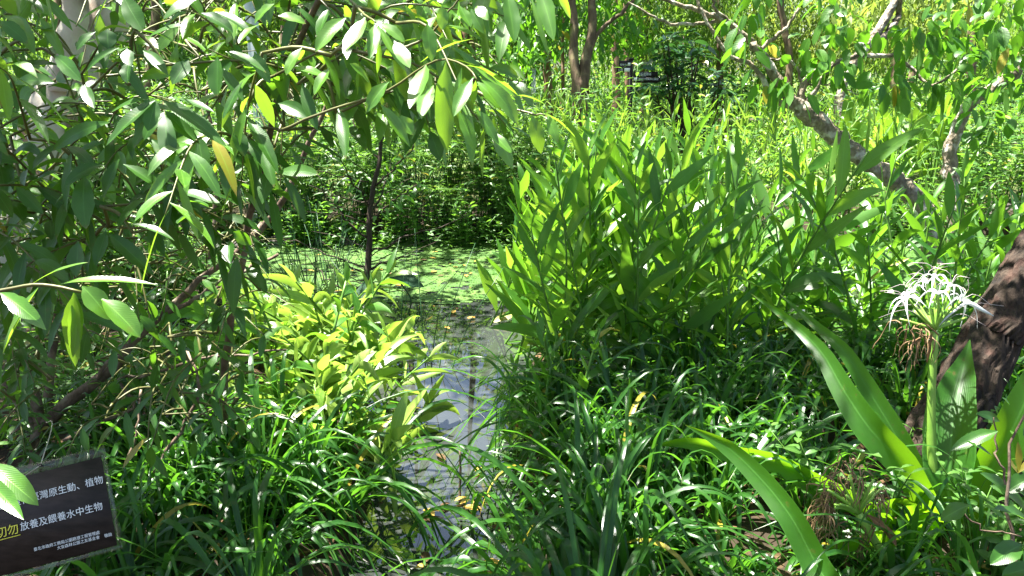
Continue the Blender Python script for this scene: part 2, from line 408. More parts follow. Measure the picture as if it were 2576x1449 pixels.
class Leaves:
    """collects leaves as quadratic curves and builds them as one mesh"""
    def __init__(self):
        self.B, self.C, self.T, self.N, self.W, self.t, self.f = [], [], [], [], [], [], []
    def add(self, B, C, T, N, W, tint=None, fold=0.22):
        B = np.atleast_2d(B); C = np.atleast_2d(C); T = np.atleast_2d(T); N = np.atleast_2d(N)
        n = len(B)
        self.B.append(B); self.C.append(C); self.T.append(T)
        self.N.append(np.broadcast_to(N, (n, 3)))
        self.W.append(np.broadcast_to(np.asarray(W, float), (n,)))
        self.t.append(rng.random(n) if tint is None else np.broadcast_to(np.asarray(tint, float), (n,)))
        self.f.append(np.broadcast_to(np.asarray(fold, float), (n,)))
    def grow(self, base, d, L, W, droop=0.25, N=None, tint=None, fold=0.22):
        base = np.atleast_2d(np.asarray(base, float)); d = unit(np.atleast_2d(np.asarray(d, float)))
        L = np.broadcast_to(np.asarray(L, float), (len(base),))[:, None]
        droop = np.broadcast_to(np.asarray(droop, float), (len(base),))[:, None]
        C = base + d * L * 0.5
        T = base + d * L * (1 - 0.25 * droop) + np.array([0, 0, -1.0]) * L * droop
        if N is None:
            N = unit(np.array([0, 0, 1.0]) + rng.normal(0, 0.35, (len(base), 3)))
        self.add(base, C, T, N, W, tint, fold)
    def filter(self, keep):
        self.B, self.C, self.T, self.N, self.W, self.t, self.f = [[np.concatenate(q)[keep]] for q in (self.B, self.C, self.T, self.N, self.W, self.t, self.f)]
    def count(self):
        return sum(len(b) for b in self.B)
    def mesh(self, name, prof='lance', rows=6, half=1, wave=0.0, origin=(0, 0, 0), twist=0.0):
        B = np.concatenate(self.B) - np.asarray(origin); C = np.concatenate(self.C) - np.asarray(origin); T = np.concatenate(self.T) - np.asarray(origin)
        N = unit(np.concatenate(self.N)); W = np.concatenate(self.W); tint = np.concatenate(self.t); fold = np.concatenate(self.f)
        n = len(B)
        t = np.linspace(0, 1, rows + 1)
        a = ((1 - t) ** 2)[None, :, None]; b = (2 * t * (1 - t))[None, :, None]; c = (t ** 2)[None, :, None]
        cen = a * B[:, None] + b * C[:, None] + c * T[:, None]
        tan = unit((2 * (1 - t))[None, :, None] * (C - B)[:, None] + (2 * t)[None, :, None] * (T - C)[:, None])
        s = unit(np.cross(tan, N[:, None]))
        nn = np.cross(s, tan)
        if twist:
            ang = (rng.normal(0, twist, n))[:, None, None] * t[None, :, None]
            s, nn = s * np.cos(ang) + nn * np.sin(ang), nn * np.cos(ang) - s * np.sin(ang)
        w = PROF[prof](t)
        w[-1] = max(0.0, min(w[-1], 0.02))
        hw = 0.5 * W[:, None] * w[None, :] * (1 + (.05 if rows > 4 else 0) * rng.normal(0, 1, (n, rows + 1)))
        cols = np.linspace(-1, 1, 2 * half + 1)
        ph = rng.random((n, 1)) * 6.28
        fr = 9 + rng.random((n, 1)) * 6
        V = np.empty((n, rows + 1, len(cols), 3)); UV = np.empty((n, rows + 1, len(cols), 2))
        for j, u in enumerate(cols):
            wv = wave * np.sin(fr * t[None, :] + ph + (1.7 if u > 0 else 0)) * abs(u)
            V[:, :, j] = cen + s * (u * hw * np.cos(fold)[:, None])[..., None] + nn * (hw * (abs(u) ** 1.3 * np.sin(fold)[:, None] + wv))[..., None]
            UV[:, :, j, 0] = u * 0.5 + 0.5
            UV[:, :, j, 1] = t[None]
        nc = len(cols)
        idx = np.arange(n * (rows + 1) * nc).reshape(n, rows + 1, nc)
        F = np.stack([idx[:, :-1, :-1], idx[:, :-1, 1:], idx[:, 1:, 1:], idx[:, 1:, :-1]], -1).reshape(-1, 4)
        return mkmesh(name, V.reshape(-1, 3), F, UV.reshape(-1, 2), np.repeat(tint, (rows + 1) * nc))

class Tubes:
    def __init__(self):
        self.V, self.F, self.n = [], [], 0
    def add(self, pts, rad, seg=6, cap=True, wob=0.0, ridge=0.0):
        pts = np.asarray(pts, float); rad = np.broadcast_to(np.asarray(rad, float), (len(pts),))
        tan = unit(np.gradient(pts, axis=0))
        ref = np.array([0, 0, 1.0]) if abs(tan[0][2]) < 0.9 else np.array([1.0, 0, 0])
        s = unit(np.cross(tan, ref)); b = np.cross(s, tan)
        a = np.linspace(0, 2 * math.pi, seg, endpoint=False)
        rr = rad[:, None] * (1 + wob * rng.normal(0, 1, (len(pts), seg)))
        if ridge:
            k = np.arange(len(pts))[:, None] * .33
            q = np.sin(7 * a + 1.2 * np.sin(k) + .35 * k) + .7 * np.sin(13 * a - .8 * np.sin(k * .7 + 1) + 1) + .5 * np.sin(23 * a + k * .9)
            rr = rr * (1 + ridge * (q - .6 * np.abs(q)))
        ring = pts[:, None] + (s[:, None] * np.cos(a)[None, :, None] + b[:, None] * np.sin(a)[None, :, None]) * rr[..., None]
        i = self.n + np.arange(len(pts) * seg).reshape(len(pts), seg)
        j = np.roll(i, -1, axis=1)
        self.F.append(np.stack([i[:-1], j[:-1], j[1:], i[1:]], -1).reshape(-1, 4))
        self.V.append(ring.reshape(-1, 3)); self.n += len(pts) * seg
        if cap:
            for k, row in ((0, i[0][::-1]), (-1, i[-1])):
                self.V.append(pts[k][None]); c = self.n; self.n += 1
                r2 = np.roll(row, -1)
                f = np.stack([row, r2, np.full(seg, c), np.full(seg, c)], -1)
                self.F.append(f)
        return self
    def mesh(self, name, origin=(0, 0, 0)):
        V = np.concatenate(self.V) - np.asarray(origin); F = np.concatenate(self.F)
        # caps are triangles stored as degenerate quads: build through from_pydata-free path
        tri = F[:, 2] == F[:, 3]
        me = bpy.data.meshes.new(name)
        q = F[~tri]; t3 = F[tri][:, :3]
        loops = np.concatenate([q.ravel(), t3.ravel()]).astype(np.int32)
        tot = np.concatenate([np.full(len(q), 4), np.full(len(t3), 3)]).astype(np.int32)
        st = np.concatenate([[0], np.cumsum(tot)[:-1]]).astype(np.int32)
        me.vertices.add(len(V)); me.vertices.foreach_set('co', V.astype(np.float32).ravel())
        me.loops.add(len(loops)); me.loops.foreach_set('vertex_index', loops)
        me.polygons.add(len(tot)); me.polygons.foreach_set('loop_start', st); me.polygons.foreach_set('loop_total', tot)
        me.polygons.foreach_set('use_smooth', np.ones(len(tot), dtype=bool))
        me.update(calc_edges=True)
        return me
def smooth_path(pts, n=16, jit=0.0):
    pts = np.asarray(pts, float)
    if len(pts) == 2:
        pts = np.array([pts[0], (pts[0] + pts[1]) / 2, pts[1]])
    k = len(pts)
    seg = np.concatenate([[0], np.cumsum(np.linalg.norm(np.diff(pts, axis=0), axis=1))])
    u = np.linspace(0, seg[-1], n)
    out = np.empty((n, pts.shape[1]))
    m = np.gradient(pts, seg, axis=0)
    for q, x in enumerate(u):
        i = min(max(np.searchsorted(seg, x) - 1, 0), k - 2)
        h = seg[i + 1] - seg[i]; t = (x - seg[i]) / h
        out[q] = (2 * t**3 - 3 * t**2 + 1) * pts[i] + (t**3 - 2 * t**2 + t) * h * m[i] + (-2 * t**3 + 3 * t**2) * pts[i + 1] + (t**3 - t**2) * h * m[i + 1]
    if jit:
        e = rng.normal(0, jit, out.shape); e[0] = e[-1] = 0
        out = out + e
    return out
def boxmesh(bm_list, name):
    """boxes (centre, half sizes, 3x3 axes) merged into one mesh"""
    V, F = [], []
    for c, h, ax in bm_list:
        k = len(V)
        for sx in (-1, 1):
            for sy in (-1, 1):
                for sz in (-1, 1):
                    V.append(np.asarray(c) + ax[0] * sx * h[0] + ax[1] * sy * h[1] + ax[2] * sz * h[2])
        for f in ((0, 1, 3, 2), (4, 6, 7, 5), (0, 4, 5, 1), (2, 3, 7, 6), (0, 2, 6, 4), (1, 5, 7, 3)):
            F.append([k + q for q in f])
    return mkmesh(name, np.array(V), np.array(F), smooth=False)
I3 = np.eye(3)
def bevel(o, w):
    b = o.modifiers.new('bevel', 'BEVEL')
    b.width = w
    b.segments = 2

# ------------------------------------------------------------------ ground, water, duckweed
def sstep(a, b, x):
    t = np.clip((x - a) / (b - a), 0, 1)
    return t * t * (3 - 2 * t)
def stream_x(y):
    return np.interp(y, [1.5, 2.4, 2.87, 3.7, 4.6, 6], [-0.24, -0.24, -0.24, -0.36, -0.40, -0.36])
def stream_w(y):
    return np.interp(y, [1.5, 2.4, 2.87, 3.7, 4.6, 5.2], [0.14, 0.15, 0.14, 0.20, 0.38, 0.7])
def wob(x, y):
    return 0.5 * (np.sin(x * 2.1 + 1.3 * np.sin(y * 1.7)) + np.sin(y * 2.6 + 1.1 * np.sin(x * 1.9 + 2)))
def ground_h(x, y):
    x = np.asarray(x, float); y = np.asarray(y, float)
    near = 4.7 + 0.15 * wob(x, y)
    near = np.where(x > 0.2, near - 0.45, near)
    pond = sstep(near - 0.25, near + 0.25, y) * (1 - sstep(7.9 + 0.2 * wob(x, y), 8.6 + 0.2 * wob(x, y), y)) * (1 - sstep(7.5, 9, np.abs(x))) * sstep(-.25, .25, x + 2.05 + .33 * (y - 5.4) + .15 * wob(x * 2, y * 2))
    ch = 1 - sstep(stream_w(y), stream_w(y) + 0.28, np.abs(x - stream_x(y) + 0.05 * wob(x * 3, y * 3)))
    ch = np.where(y > 6, 0, ch)
    wm = np.maximum(pond, ch)
    h = 0.13 * (1 - wm) - 0.28 * wm + 0.025 * wob(x * 4, y * 4) + 0.012 * wob(x * 11, y * 9)
    h = h + 0.18 * sstep(9.3, 12, y) + 0.05 * sstep(20, 40, y) * wob(x * .2, y * .2)
    return h
gx = np.unique(np.round(np.concatenate([np.arange(-9.6, 9.61, 0.09), np.arange(-40, 40.1, 1.6), np.linspace(-400, 400, 41)]), 3))
gy = np.unique(np.round(np.concatenate([np.arange(0.6, 13, 0.09), np.arange(-20, 60, 1.6), np.linspace(-100, 600, 36)]), 3))
GX, GY = np.meshgrid(gx, gy)
V = np.stack([GX, GY, ground_h(GX, GY)], -1).reshape(-1, 3)
ii = np.arange(len(gx) * len(gy)).reshape(len(gy), len(gx))
F = np.stack([ii[:-1, :-1], ii[:-1, 1:], ii[1:, 1:], ii[1:, :-1]], -1).reshape(-1, 4)
struct(link('ground', mkmesh('ground', V, F), M['soil']))
wx = np.linspace(-9, 9, 37); wy = np.linspace(1.4, 9.6, 18)
WX, WY = np.meshgrid(wx, wy)
ii = np.arange(WX.size).reshape(WX.shape)
struct(link('water', mkmesh('water', np.stack([WX, WY, 0 * WX], -1).reshape(-1, 3), np.stack([ii[:-1, :-1], ii[:-1, 1:], ii[1:, 1:], ii[1:, :-1]], -1).reshape(-1, 4)), M['water']))

def duck_mask(x, y):
    """positive where duckweed covers the water"""
    n = 0.35 * wob(x * 1.4, y * 1.7) + 0.2 * wob(x * 5, y * 4) + 0.12 * wob(x * 13, y * 11)
    lft = np.minimum((y - 5.75) * 2.2 + 0.25 * n, 1.2) * (x < 1.4)
    mid = np.where(x >= 1.4, np.minimum((y - 6.2) * 1.5, 1.0) * 0.6 + 0.75 * n - 0.15, -9)
    return np.where(x < 1.4, lft + 0.55 * n - 0.0, mid)
dx = np.arange(-7, 7, 0.045); dy = np.arange(5.2, 9.3, 0.045)
DX, DY = np.meshgrid(dx, dy)
keep = (duck_mask(DX, DY) > 0.05)[:-1, :-1] & (rng.random((len(dy) - 1, len(dx) - 1)) < 0.93) & ((wob(DX * 6.1 + 2, DY * 5.3) + .5 * wob(DX * 17, DY * 14)) > -.95)[:-1, :-1]
ii = np.arange(DX.size).reshape(DX.shape)
F = np.stack([ii[:-1, :-1], ii[:-1, 1:], ii[1:, 1:], ii[1:, :-1]], -1)[keep]
V = np.stack([DX + rng.normal(0, 0.006, DX.shape), DY + rng.normal(0, 0.006, DX.shape), 0.005 + 0 * DX], -1).reshape(-1, 3)
dw = Leaves()
n = 30000
bx = rng.uniform(-6.5, 6, n); by = rng.uniform(5.2, 9.1, n)
k = duck_mask(bx, by) > rng.uniform(-0.35, 0.5, n)
bx, by = bx[k], by[k]
a = rng.uniform(0, 6.28, len(bx)); sz = rng.uniform(0.012, 0.03, len(bx)) * np.where(rng.random(len(bx)) < 0.05, 2.2, 1)
d = np.stack([np.cos(a), np.sin(a), rng.uniform(0, .25, len(bx))], -1)
dw.grow(np.stack([bx, by, np.full(len(bx), 0.008)], -1), d, sz, sz * 0.8, 0.05, N=np.array([[0, 0, 1.0]]))
struct(link('duckweed', mkmesh('duckweed', V, F, smooth=False), M['duckweed']), 'stuff')
tag(bpy.data.objects['duckweed'], 'bright green carpet of duckweed covering the pond', 'duckweed', kind='stuff')
o = link('duckweed_fronds', dw.mesh('duckweed_fronds', 'ovate', 2), M['herb'])
tag(o, 'tiny round fronds heaped on the duckweed carpet', 'duckweed', kind='stuff')

# dead leaves and bits lying on the banks
li = Leaves()
n = 5200
bx = rng.uniform(-3.2, 3.4, n); by = rng.uniform(1.6, 6.0, n)
hz = ground_h(bx, by)
k = hz > 0.02
bx, by, hz = bx[k], by[k], hz[k]
a = rng.uniform(0, 6.28, len(bx))
li.grow(np.stack([bx, by, hz + 0.012], -1), np.stack([np.cos(a), np.sin(a), rng.normal(0.1, .2, len(bx))], -1), rng.uniform(.03, .09, len(bx)), rng.uniform(.012, .03, len(bx)), 0.1, tint=rng.random(len(bx)))
o = link('leaf_litter', li.mesh('leaf_litter', 'ovate', 3), M['dead'])
tag(o, 'brown leaf litter lying on the shaded banks', 'leaf litter', kind='stuff')

# ------------------------------------------------------------------ plant builders (prototypes, at the origin)
def make_ginger(name, H, lean, az, nl, Lf, Wf, mat, label, cat='ginger plant', group=None, bare=0.22, droop=0.22, top=True, open_=1.0):
    root = thing(name, label, cat, group=group)
    p0 = np.zeros(3); p1 = np.array([lean * H * 0.35, 0, H * 0.55]); p2 = np.array([lean * H, 0, H])
    path = smooth_path([p0, p1, p2], 14)
    tb = Tubes(); tb.add(path, np.linspace(0.009, 0.004, 14), 6)
    link('stem', tb.mesh('stem'), M['stemgreen'], root)
    lv = Leaves()
    fr = np.linspace(bare, 0.99, nl)
    side = np.array([math.cos(az), math.sin(az), 0])
    for i, f in enumerate(fr):
        q = f * 13; i0 = min(int(q), 12); b = path[i0] + (path[i0 + 1] - path[i0]) * (q - i0)
        tan = unit(path[i0 + 1] - path[i0])
        s = side * (1 if i % 2 else -1)
        sa = rng.normal(0, 0.32)
        s = np.array([s[0] * math.cos(sa) - s[1] * math.sin(sa), s[0] * math.sin(sa) + s[1] * math.cos(sa), 0])
        th = R((58 - 34 * f) * open_ + rng.normal(0, 7))
        d = unit(tan * math.cos(th) + s * math.sin(th))
        N = unit(tan - d * (tan @ d) + rng.normal(0, 0.42, 3))
        sc = math.sin(min(1, 0.35 + 1.15 * f) * math.pi * 0.80) ** 0.6
        if f > 0.93:
            sc *= 0.7
        lv.grow(b, d, Lf * sc * rng.uniform(.85, 1.12), Wf * sc * rng.uniform(.85, 1.15), droop * rng.uniform(.2, 1.7), N=N, fold=rng.uniform(.1, .5))
    link('foliage', lv.mesh('foliage', 'ginger', 8, 1, wave=0.10, twist=0.35), mat, root)
    return root

def make_tussock(name, n, Lr, Wr, mat, label, group=None, spread=0.09, bias=(0, 0), up=(44, 82), cat='grass tussock', prof='strap', droop=(0.45, 1.1), rows=9):
    o_l = Leaves()
    a = rng.uniform(0, 6.28, n); rr = spread * np.sqrt(rng.random(n))
    el = np.radians(rng.uniform(*up, n))
    base = np.stack([rr * np.cos(a), rr * np.sin(a), np.full(n, -0.02)], -1)
    aa = a + rng.normal(0, 0.5, n)
    d = np.stack([np.cos(aa) * np.cos(el) + bias[0], np.sin(aa) * np.cos(el) + bias[1], np.sin(el)], -1)
    L = rng.uniform(*Lr, n)
    o_l.grow(base, d, L, rng.uniform(*Wr, n), rng.uniform(*droop, n), N=unit(np.array([0, 0, 1.0]) + rng.normal(0, .25, (n, 3))), fold=rng.uniform(.15, .5, n))
    o = link(name, o_l.mesh(name, prof, rows, 1, twist=0.5), mat)
    return tag(o, label, cat, group)

def make_herb(name, H, nst, nl, Lf, Wf, mat, label, cat='herb', group=None, spread=0.08, prof='lance', lean=0.5, droop=0.25):
    root = thing(name, label, cat, group=group)
    tb = Tubes(); lv = Leaves()
    for s in range(nst):
        a = rng.uniform(0, 6.28); h = H * rng.uniform(.6, 1.1); ln = lean * rng.uniform(0, 1)
        b = np.array([math.cos(a), math.sin(a), 0]) * spread * .3 * rng.random()
        path = smooth_path([b, b + np.array([math.cos(a) * ln * h * .3, math.sin(a) * ln * h * .3, h * .55]), b + np.array([math.cos(a) * ln * h, math.sin(a) * ln * h, h])], 9)
        tb.add(path, np.linspace(.004, .0015, 9), 4)
        f = np.linspace(.18, 1, nl) * 8
        i0 = np.minimum(f.astype(int), 7)
        pts = path[i0] + (path[i0 + 1] - path[i0]) * (f - i0)[:, None]
        for sg in (0, math.pi):
            az = a + np.arange(nl) * 1.57 + sg + rng.normal(0, .3, nl)
            d = np.stack([np.cos(az), np.sin(az), rng.uniform(.2, .8, nl)], -1)
            lv.grow(pts, d, Lf * rng.uniform(.6, 1.15, nl), Wf * rng.uniform(.7, 1.15, nl), droop)
    link('stem', tb.mesh('stem'), M['stemgreen'], root)
    link('foliage', lv.mesh('foliage', prof, 4, 1), mat, root)
    return root

def make_sedge(name, H, nst, label, group=None):
    root = thing(name, label, 'umbrella sedge', group=group)
    tb = Tubes(); lv = Leaves()
    for s in range(nst):
        a = rng.uniform(0, 6.28); ln = rng.uniform(.05, .4); h = H * rng.uniform(.6, 1.1)
        b = np.array([math.cos(a), math.sin(a), 0]) * 0.12 * rng.random()
        path = smooth_path([b, b + np.array([math.cos(a) * ln * h * .3, math.sin(a) * ln * h * .3, h * .6]), b + np.array([math.cos(a) * ln * h, math.sin(a) * ln * h, h])], 8)
        tb.add(path, np.linspace(.006, .004, 8), 4)
        n = 20
        az = np.linspace(0, 6.28, n, endpoint=False) + rng.normal(0, .12, n)
        d = np.stack([np.cos(az), np.sin(az), rng.uniform(.0, .55, n)], -1)
        lv.grow(np.repeat(path[-1:], n, 0), d, rng.uniform(.16, .27, n), rng.uniform(.007, .012, n), rng.uniform(.2, .6, n))
    link('stem', tb.mesh('stem'), M['rush'], root)
    link('foliage', lv.mesh('foliage', 'strap', 4, 1), M['sedge'], root)
    return root

def scatter(protos, spots, group, labels, scale=(0.85, 1.15), rz=None, tilt=0.06):
    """the first copy of each kind is the prototype itself"""
    used = set()
    out = []
    for i, (x, y) in enumerate(spots):
        p = protos[i % len(protos)]
        z = max(float(ground_h(x, y)), -0.22) - 0.01
        a = rng.uniform(0, 6.28) if rz is None else rng.normal(rz, 0.35)
        s = rng.uniform(*scale)
        lab = labels[i] if isinstance(labels, list) else labels
        if id(p) not in used:
            used.add(id(p))
            p.location = (float(x), float(y), z); p.rotation_euler = (rng.normal(0, tilt), rng.normal(0, tilt), a); p.scale = (s,) * 3
            p['label'] = lab; p['group'] = group
            out.append(p)
        elif p.type == 'EMPTY':
            out.append(dup(p, (x, y, z), a, s, lab, group, rng.normal(0, tilt), rng.normal(0, tilt)))
        else:
            o = p.copy(); COL.objects.link(o)
            o.location = (float(x), float(y), z); o.rotation_euler = (rng.normal(0, tilt), rng.normal(0, tilt), a); o.scale = (s,) * 3
            o['label'] = lab; o['group'] = group
            out.append(o)
    return out
LILY = G(2385, 1345, .1)
def off_stream(sp, gap):
    sp = [q for q in sp if math.hypot(q[0] - LILY[0], q[1] - LILY[1]) > .34 and not (.42 < q[0] < 1.2 and q[1] < 2.45)]
    return [q for q in sp if abs(q[0] - float(stream_x(q[1]))) > gap or q[1] > 5]
def spots_px(poly, n, mind=0.0):
    """n ground spots whose photo position lies in a box x0,x1,y0,y1"""
    x0, x1, y0, y1 = poly
    out = []
    tries = 0
    while len(out) < n and tries < 6000:
        tries += 1
        g = G(rng.uniform(x0, x1), rng.uniform(y0, y1), 0.03)
        if all((g[0] - o[0]) ** 2 + (g[1] - o[1]) ** 2 > mind ** 2 for o in out):
            out.append((g[0], g[1]))
    return out

# ------------------------------------------------------------------ ginger stand in the middle of the pond
GM = []
for i in range(12):
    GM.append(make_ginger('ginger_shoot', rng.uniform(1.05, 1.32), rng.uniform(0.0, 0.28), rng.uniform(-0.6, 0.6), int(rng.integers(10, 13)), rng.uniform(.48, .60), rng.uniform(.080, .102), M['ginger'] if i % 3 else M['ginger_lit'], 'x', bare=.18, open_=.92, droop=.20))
mid = []
for row, (n, y0, y1) in enumerate(((20, 790, 850), (20, 850, 920), (19, 920, 990), (14, 990, 1060))):
    for j in range(n):
        fx = (j + rng.uniform(0.1, 0.9)) / n
        x = 1190 + 35 * row + fx * (1980 - 1190 - 65 * row)
        g = G(x, rng.uniform(y0, y1), 0.0)
        mid.append((g[0], g[1], (x - 1215) / 755, row))
labm = 'tall green ginger shoot in the dense stand in the middle of the pond'
used = {}
for i, (x, y, fx, row) in enumerate(mid):
    p = GM[i % 12]
    lean = -0.58 * max(0.0, 1 - fx) ** 1.2 + 0.22 * fx + rng.normal(0, .10)
    if fx < 0.12:
        lab = 'leftmost ginger shoot leaning far over the open water' if row == 1 and i == 20 else 'ginger shoot leaning left over the open water'
    elif row == 3:
        lab = 'ginger shoot at the front foot of the middle stand above the grass'
    else:
        lab = labm
    z = max(float(ground_h(x, y)), -0.15)
    s = rng.uniform(.93, 1.12) * (0.80 if row == 3 else 1)
    if fx < 0.2:
        s *= 0.92
    if i < 12:
        r = p
        r.location = (x, y, z); r.scale = (s,) * 3
    else:
        r = dup(p, (x, y, z), 0, s)
    r.rotation_euler = (rng.normal(0, .07), lean, rng.choice([0, math.pi]) + rng.normal(0, .55))
    if fx < .3:      # lean towards the light over the stream whatever way the shoot is turned
        r.rotation_mode = 'XYZ'
        r.rotation_euler = (rng.normal(0, .06), lean, rng.normal(math.pi, .45))
    r['label'] = lab; r['group'] = 'ginger shoots of the middle stand'
# darker ginger to the right, in the shade
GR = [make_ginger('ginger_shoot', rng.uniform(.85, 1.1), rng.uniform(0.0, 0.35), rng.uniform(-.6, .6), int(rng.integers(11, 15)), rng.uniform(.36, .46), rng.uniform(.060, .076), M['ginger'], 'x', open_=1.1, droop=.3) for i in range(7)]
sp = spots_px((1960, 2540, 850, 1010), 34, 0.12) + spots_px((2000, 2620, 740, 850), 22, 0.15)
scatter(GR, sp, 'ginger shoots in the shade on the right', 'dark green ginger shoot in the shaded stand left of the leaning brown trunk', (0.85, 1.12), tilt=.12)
# the tall shoots that stick out of it
for (bx, by, tx, ty, lab) in ((1965, 800, 1975, 350, 'tall upright ginger shoot with clasped leaves between the two ginger stands'),
                              (2150, 900, 2195, 390, 'tall slender ginger shoot with a pale stem crossing the leaning trunk'),
                              (2400, 830, 2440, 520, 'ginger shoot beside the dark trunk with narrow spread leaves')):
    g = G(bx, by, 0.0); dpt = (g - CAM) @ FW
    h = (by - ty) * pxm(dpt) / 0.94
    r = make_ginger('ginger_shoot', h, (tx - bx) / max(1, (by - ty)), 0.1, 13, .34, .05, M['ginger'], lab, group='tall ginger shoots', bare=.35)
    r.location = (g[0], g[1], -0.05)
# far ginger bank
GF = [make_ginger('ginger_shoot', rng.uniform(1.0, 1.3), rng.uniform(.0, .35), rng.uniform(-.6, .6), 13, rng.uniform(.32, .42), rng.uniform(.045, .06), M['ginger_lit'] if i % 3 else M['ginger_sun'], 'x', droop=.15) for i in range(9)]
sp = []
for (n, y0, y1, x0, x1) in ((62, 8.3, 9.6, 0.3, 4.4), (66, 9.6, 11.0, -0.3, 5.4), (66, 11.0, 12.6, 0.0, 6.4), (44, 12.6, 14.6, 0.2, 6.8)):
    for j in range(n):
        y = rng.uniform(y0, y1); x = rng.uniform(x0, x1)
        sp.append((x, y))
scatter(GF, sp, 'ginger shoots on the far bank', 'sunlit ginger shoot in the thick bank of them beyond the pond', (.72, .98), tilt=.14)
# ginger left of the stream, leaves painted yellowish pale for full sun
GS = [make_ginger('sunlit_ginger_shoot', rng.uniform(.30, .46), rng.uniform(.3, 1.0), rng.uniform(-.8, .8), int(rng.integers(9, 13)), rng.uniform(.28, .38), rng.uniform(.062, .084), M['ginger_sun'], 'x', open_=1.15, droop=.4, bare=.3) for i in range(8)]
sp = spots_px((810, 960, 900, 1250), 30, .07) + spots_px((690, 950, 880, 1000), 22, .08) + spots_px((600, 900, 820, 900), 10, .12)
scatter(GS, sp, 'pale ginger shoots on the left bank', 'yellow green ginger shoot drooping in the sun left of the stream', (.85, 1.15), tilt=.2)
GL = [make_ginger('ginger_shoot', rng.uniform(.4, .6), rng.uniform(.2, .6), rng.uniform(-.8, .8), 9, .27, .055, M['ginger'], 'x', open_=1.2, droop=.4) for i in range(4)]
scatter(GL, spots_px((330, 900, 1000, 1200), 16, .14), 'low ginger shoots on the left bank', 'low green ginger shoot under the willow on the left bank', (.85, 1.2), tilt=.2)
scatter(GL[:0] or [make_ginger('ginger_shoot', .42, .3, .2, 9, .20, .045, M['ginger'], 'x', open_=1.2, droop=.35) for i in range(3)], spots_px((1280, 1480, 1040, 1180), 9, .1), 'short ginger shoots by the stream', 'short ginger shoot at the right edge of the stream', (.8, 1.1), tilt=.2)

# ------------------------------------------------------------------ strap-leaved grass tussocks
TL = [make_tussock('grass_tussock', int(rng.integers(42, 56)), (.70, 1.25), (.015, .028), M['strap'], 'x', bias=(rng.uniform(-.1, .3), rng.uniform(-.1, .2))) for i in range(6)]
sp = spots_px((330, 1010, 1170, 1330), 12, .2) + spots_px((250, 1050, 1330, 1620), 14, .2) + [(-1.35, 1.75), (-0.95, 1.72), (-.55, 1.7)]
scatter(TL, off_stream(sp, .36), 'grass tussocks on the left bank', 'arching strap leaved grass tussock on the left bank beside the black sign', (.8, 1.1), tilt=.1)
sp = spots_px((1330, 1900, 1080, 1250), 13, .2) + spots_px((1300, 2050, 1250, 1440), 13, .2) + spots_px((1320, 1900, 1440, 1700), 10, .2) + spots_px((1750, 2250, 930, 1100), 10, .2) + spots_px((2080, 2620, 1370, 1560), 9, .16) + spots_px((2150, 2620, 950, 1180), 12, .15)
scatter(TL[:0] or [make_tussock('grass_tussock', int(rng.integers(42, 56)), (.70, 1.25), (.015, .028), M['strap'], 'x', bias=(rng.uniform(-.3, .15), rng.uniform(-.1, .2))) for i in range(6)], off_stream(sp, .35), 'grass tussocks on the right bank', 'dark green arching grass tussock between the stream and the white lily', (.8, 1.1), tilt=.1)
LOWT = [make_tussock('grass_tussock', 44, (.28, .52), (.012, .024), M['strap'], 'x', bias=(rng.uniform(-.3, .15), rng.uniform(-.1, .2)), up=(38, 76)) for i in range(3)]
scatter(LOWT, [(rng.uniform(.34, 1.3), rng.uniform(1.6, 2.5)) for i in range(26)], 'low grass tussocks under the lily', 'short dark grass tussock at the foot of the long lily leaves', (.7, 1.05), tilt=.1)
# rank undergrowth hiding the soil
UG = [make_herb('leafy_herb', .28, 5, 6, .07, .022, M['herb'], 'x', spread=.12) for i in range(4)]
sp = spots_px((300, 900, 950, 1050), 3, .14) + spots_px((1350, 2500, 930, 1050), 6, .16) + spots_px((0, 520, 880, 1250), 26, .16) + spots_px((2050, 2700, 1000, 1500), 8, .15) + spots_px((2420, 2640, 1420, 1560), 6, .09) + spots_px((0, 330, 1050, 1250), 8, .1)
scatter(UG, sp, 'small herbs under the grass', 'small leafy herb growing low among the grass blades', (.8, 1.3))
SH = [make_herb('water_herb', .20, 6, 7, .045, .011, M['herb'], 'x', spread=.10, lean=.7) for i in range(4)]
sp = spots_px((1040, 1250, 1330, 1520), 20, .06) + spots_px((1200, 1290, 1120, 1330), 9, .06) + spots_px((1290, 1420, 1000, 1100), 6, .07)
scatter(SH, sp, 'herbs standing in the stream', 'pale narrow leaved herb standing in the narrow stream', (.8, 1.3))

# ------------------------------------------------------------------ far bank on the left: umbrella sedge, leafy bushes
SE = [make_sedge('umbrella_sedge', rng.uniform(.8, 1.1), 9, 'x') for i in range(4)]
sp = [(rng.uniform(-5.5, .5), rng.uniform(7.95, 9.2)) for i in range(60)]
scatter(SE, sp, 'umbrella sedges on the far bank', 'umbrella sedge with spoked leaf heads at the far edge of the duckweed', (.8, 1.2))
BH = [make_herb('leafy_bush', rng.uniform(.9, 1.3), 12, 12, .11, .030, M['herb'], 'x', 'bush', spread=.25, lean=.6) for i in range(5)]
sp = [(rng.uniform(-7, .6), rng.uniform(7.9, 8.7)) for i in range(60)] + [(rng.uniform(-7, .4), rng.uniform(9.2, 12.5)) for i in range(54)] + [(rng.uniform(4.6, 10), rng.uniform(8.3, 13)) for i in range(64)] + [(rng.uniform(.8, 7.5), rng.uniform(8.0, 9.0)) for i in range(30)]
LBU = [make_herb('leafy_bush', .55, 11, 9, .10, .034, M['herb'], 'x', 'bush', spread=.3, lean=.8) for i in range(3)]
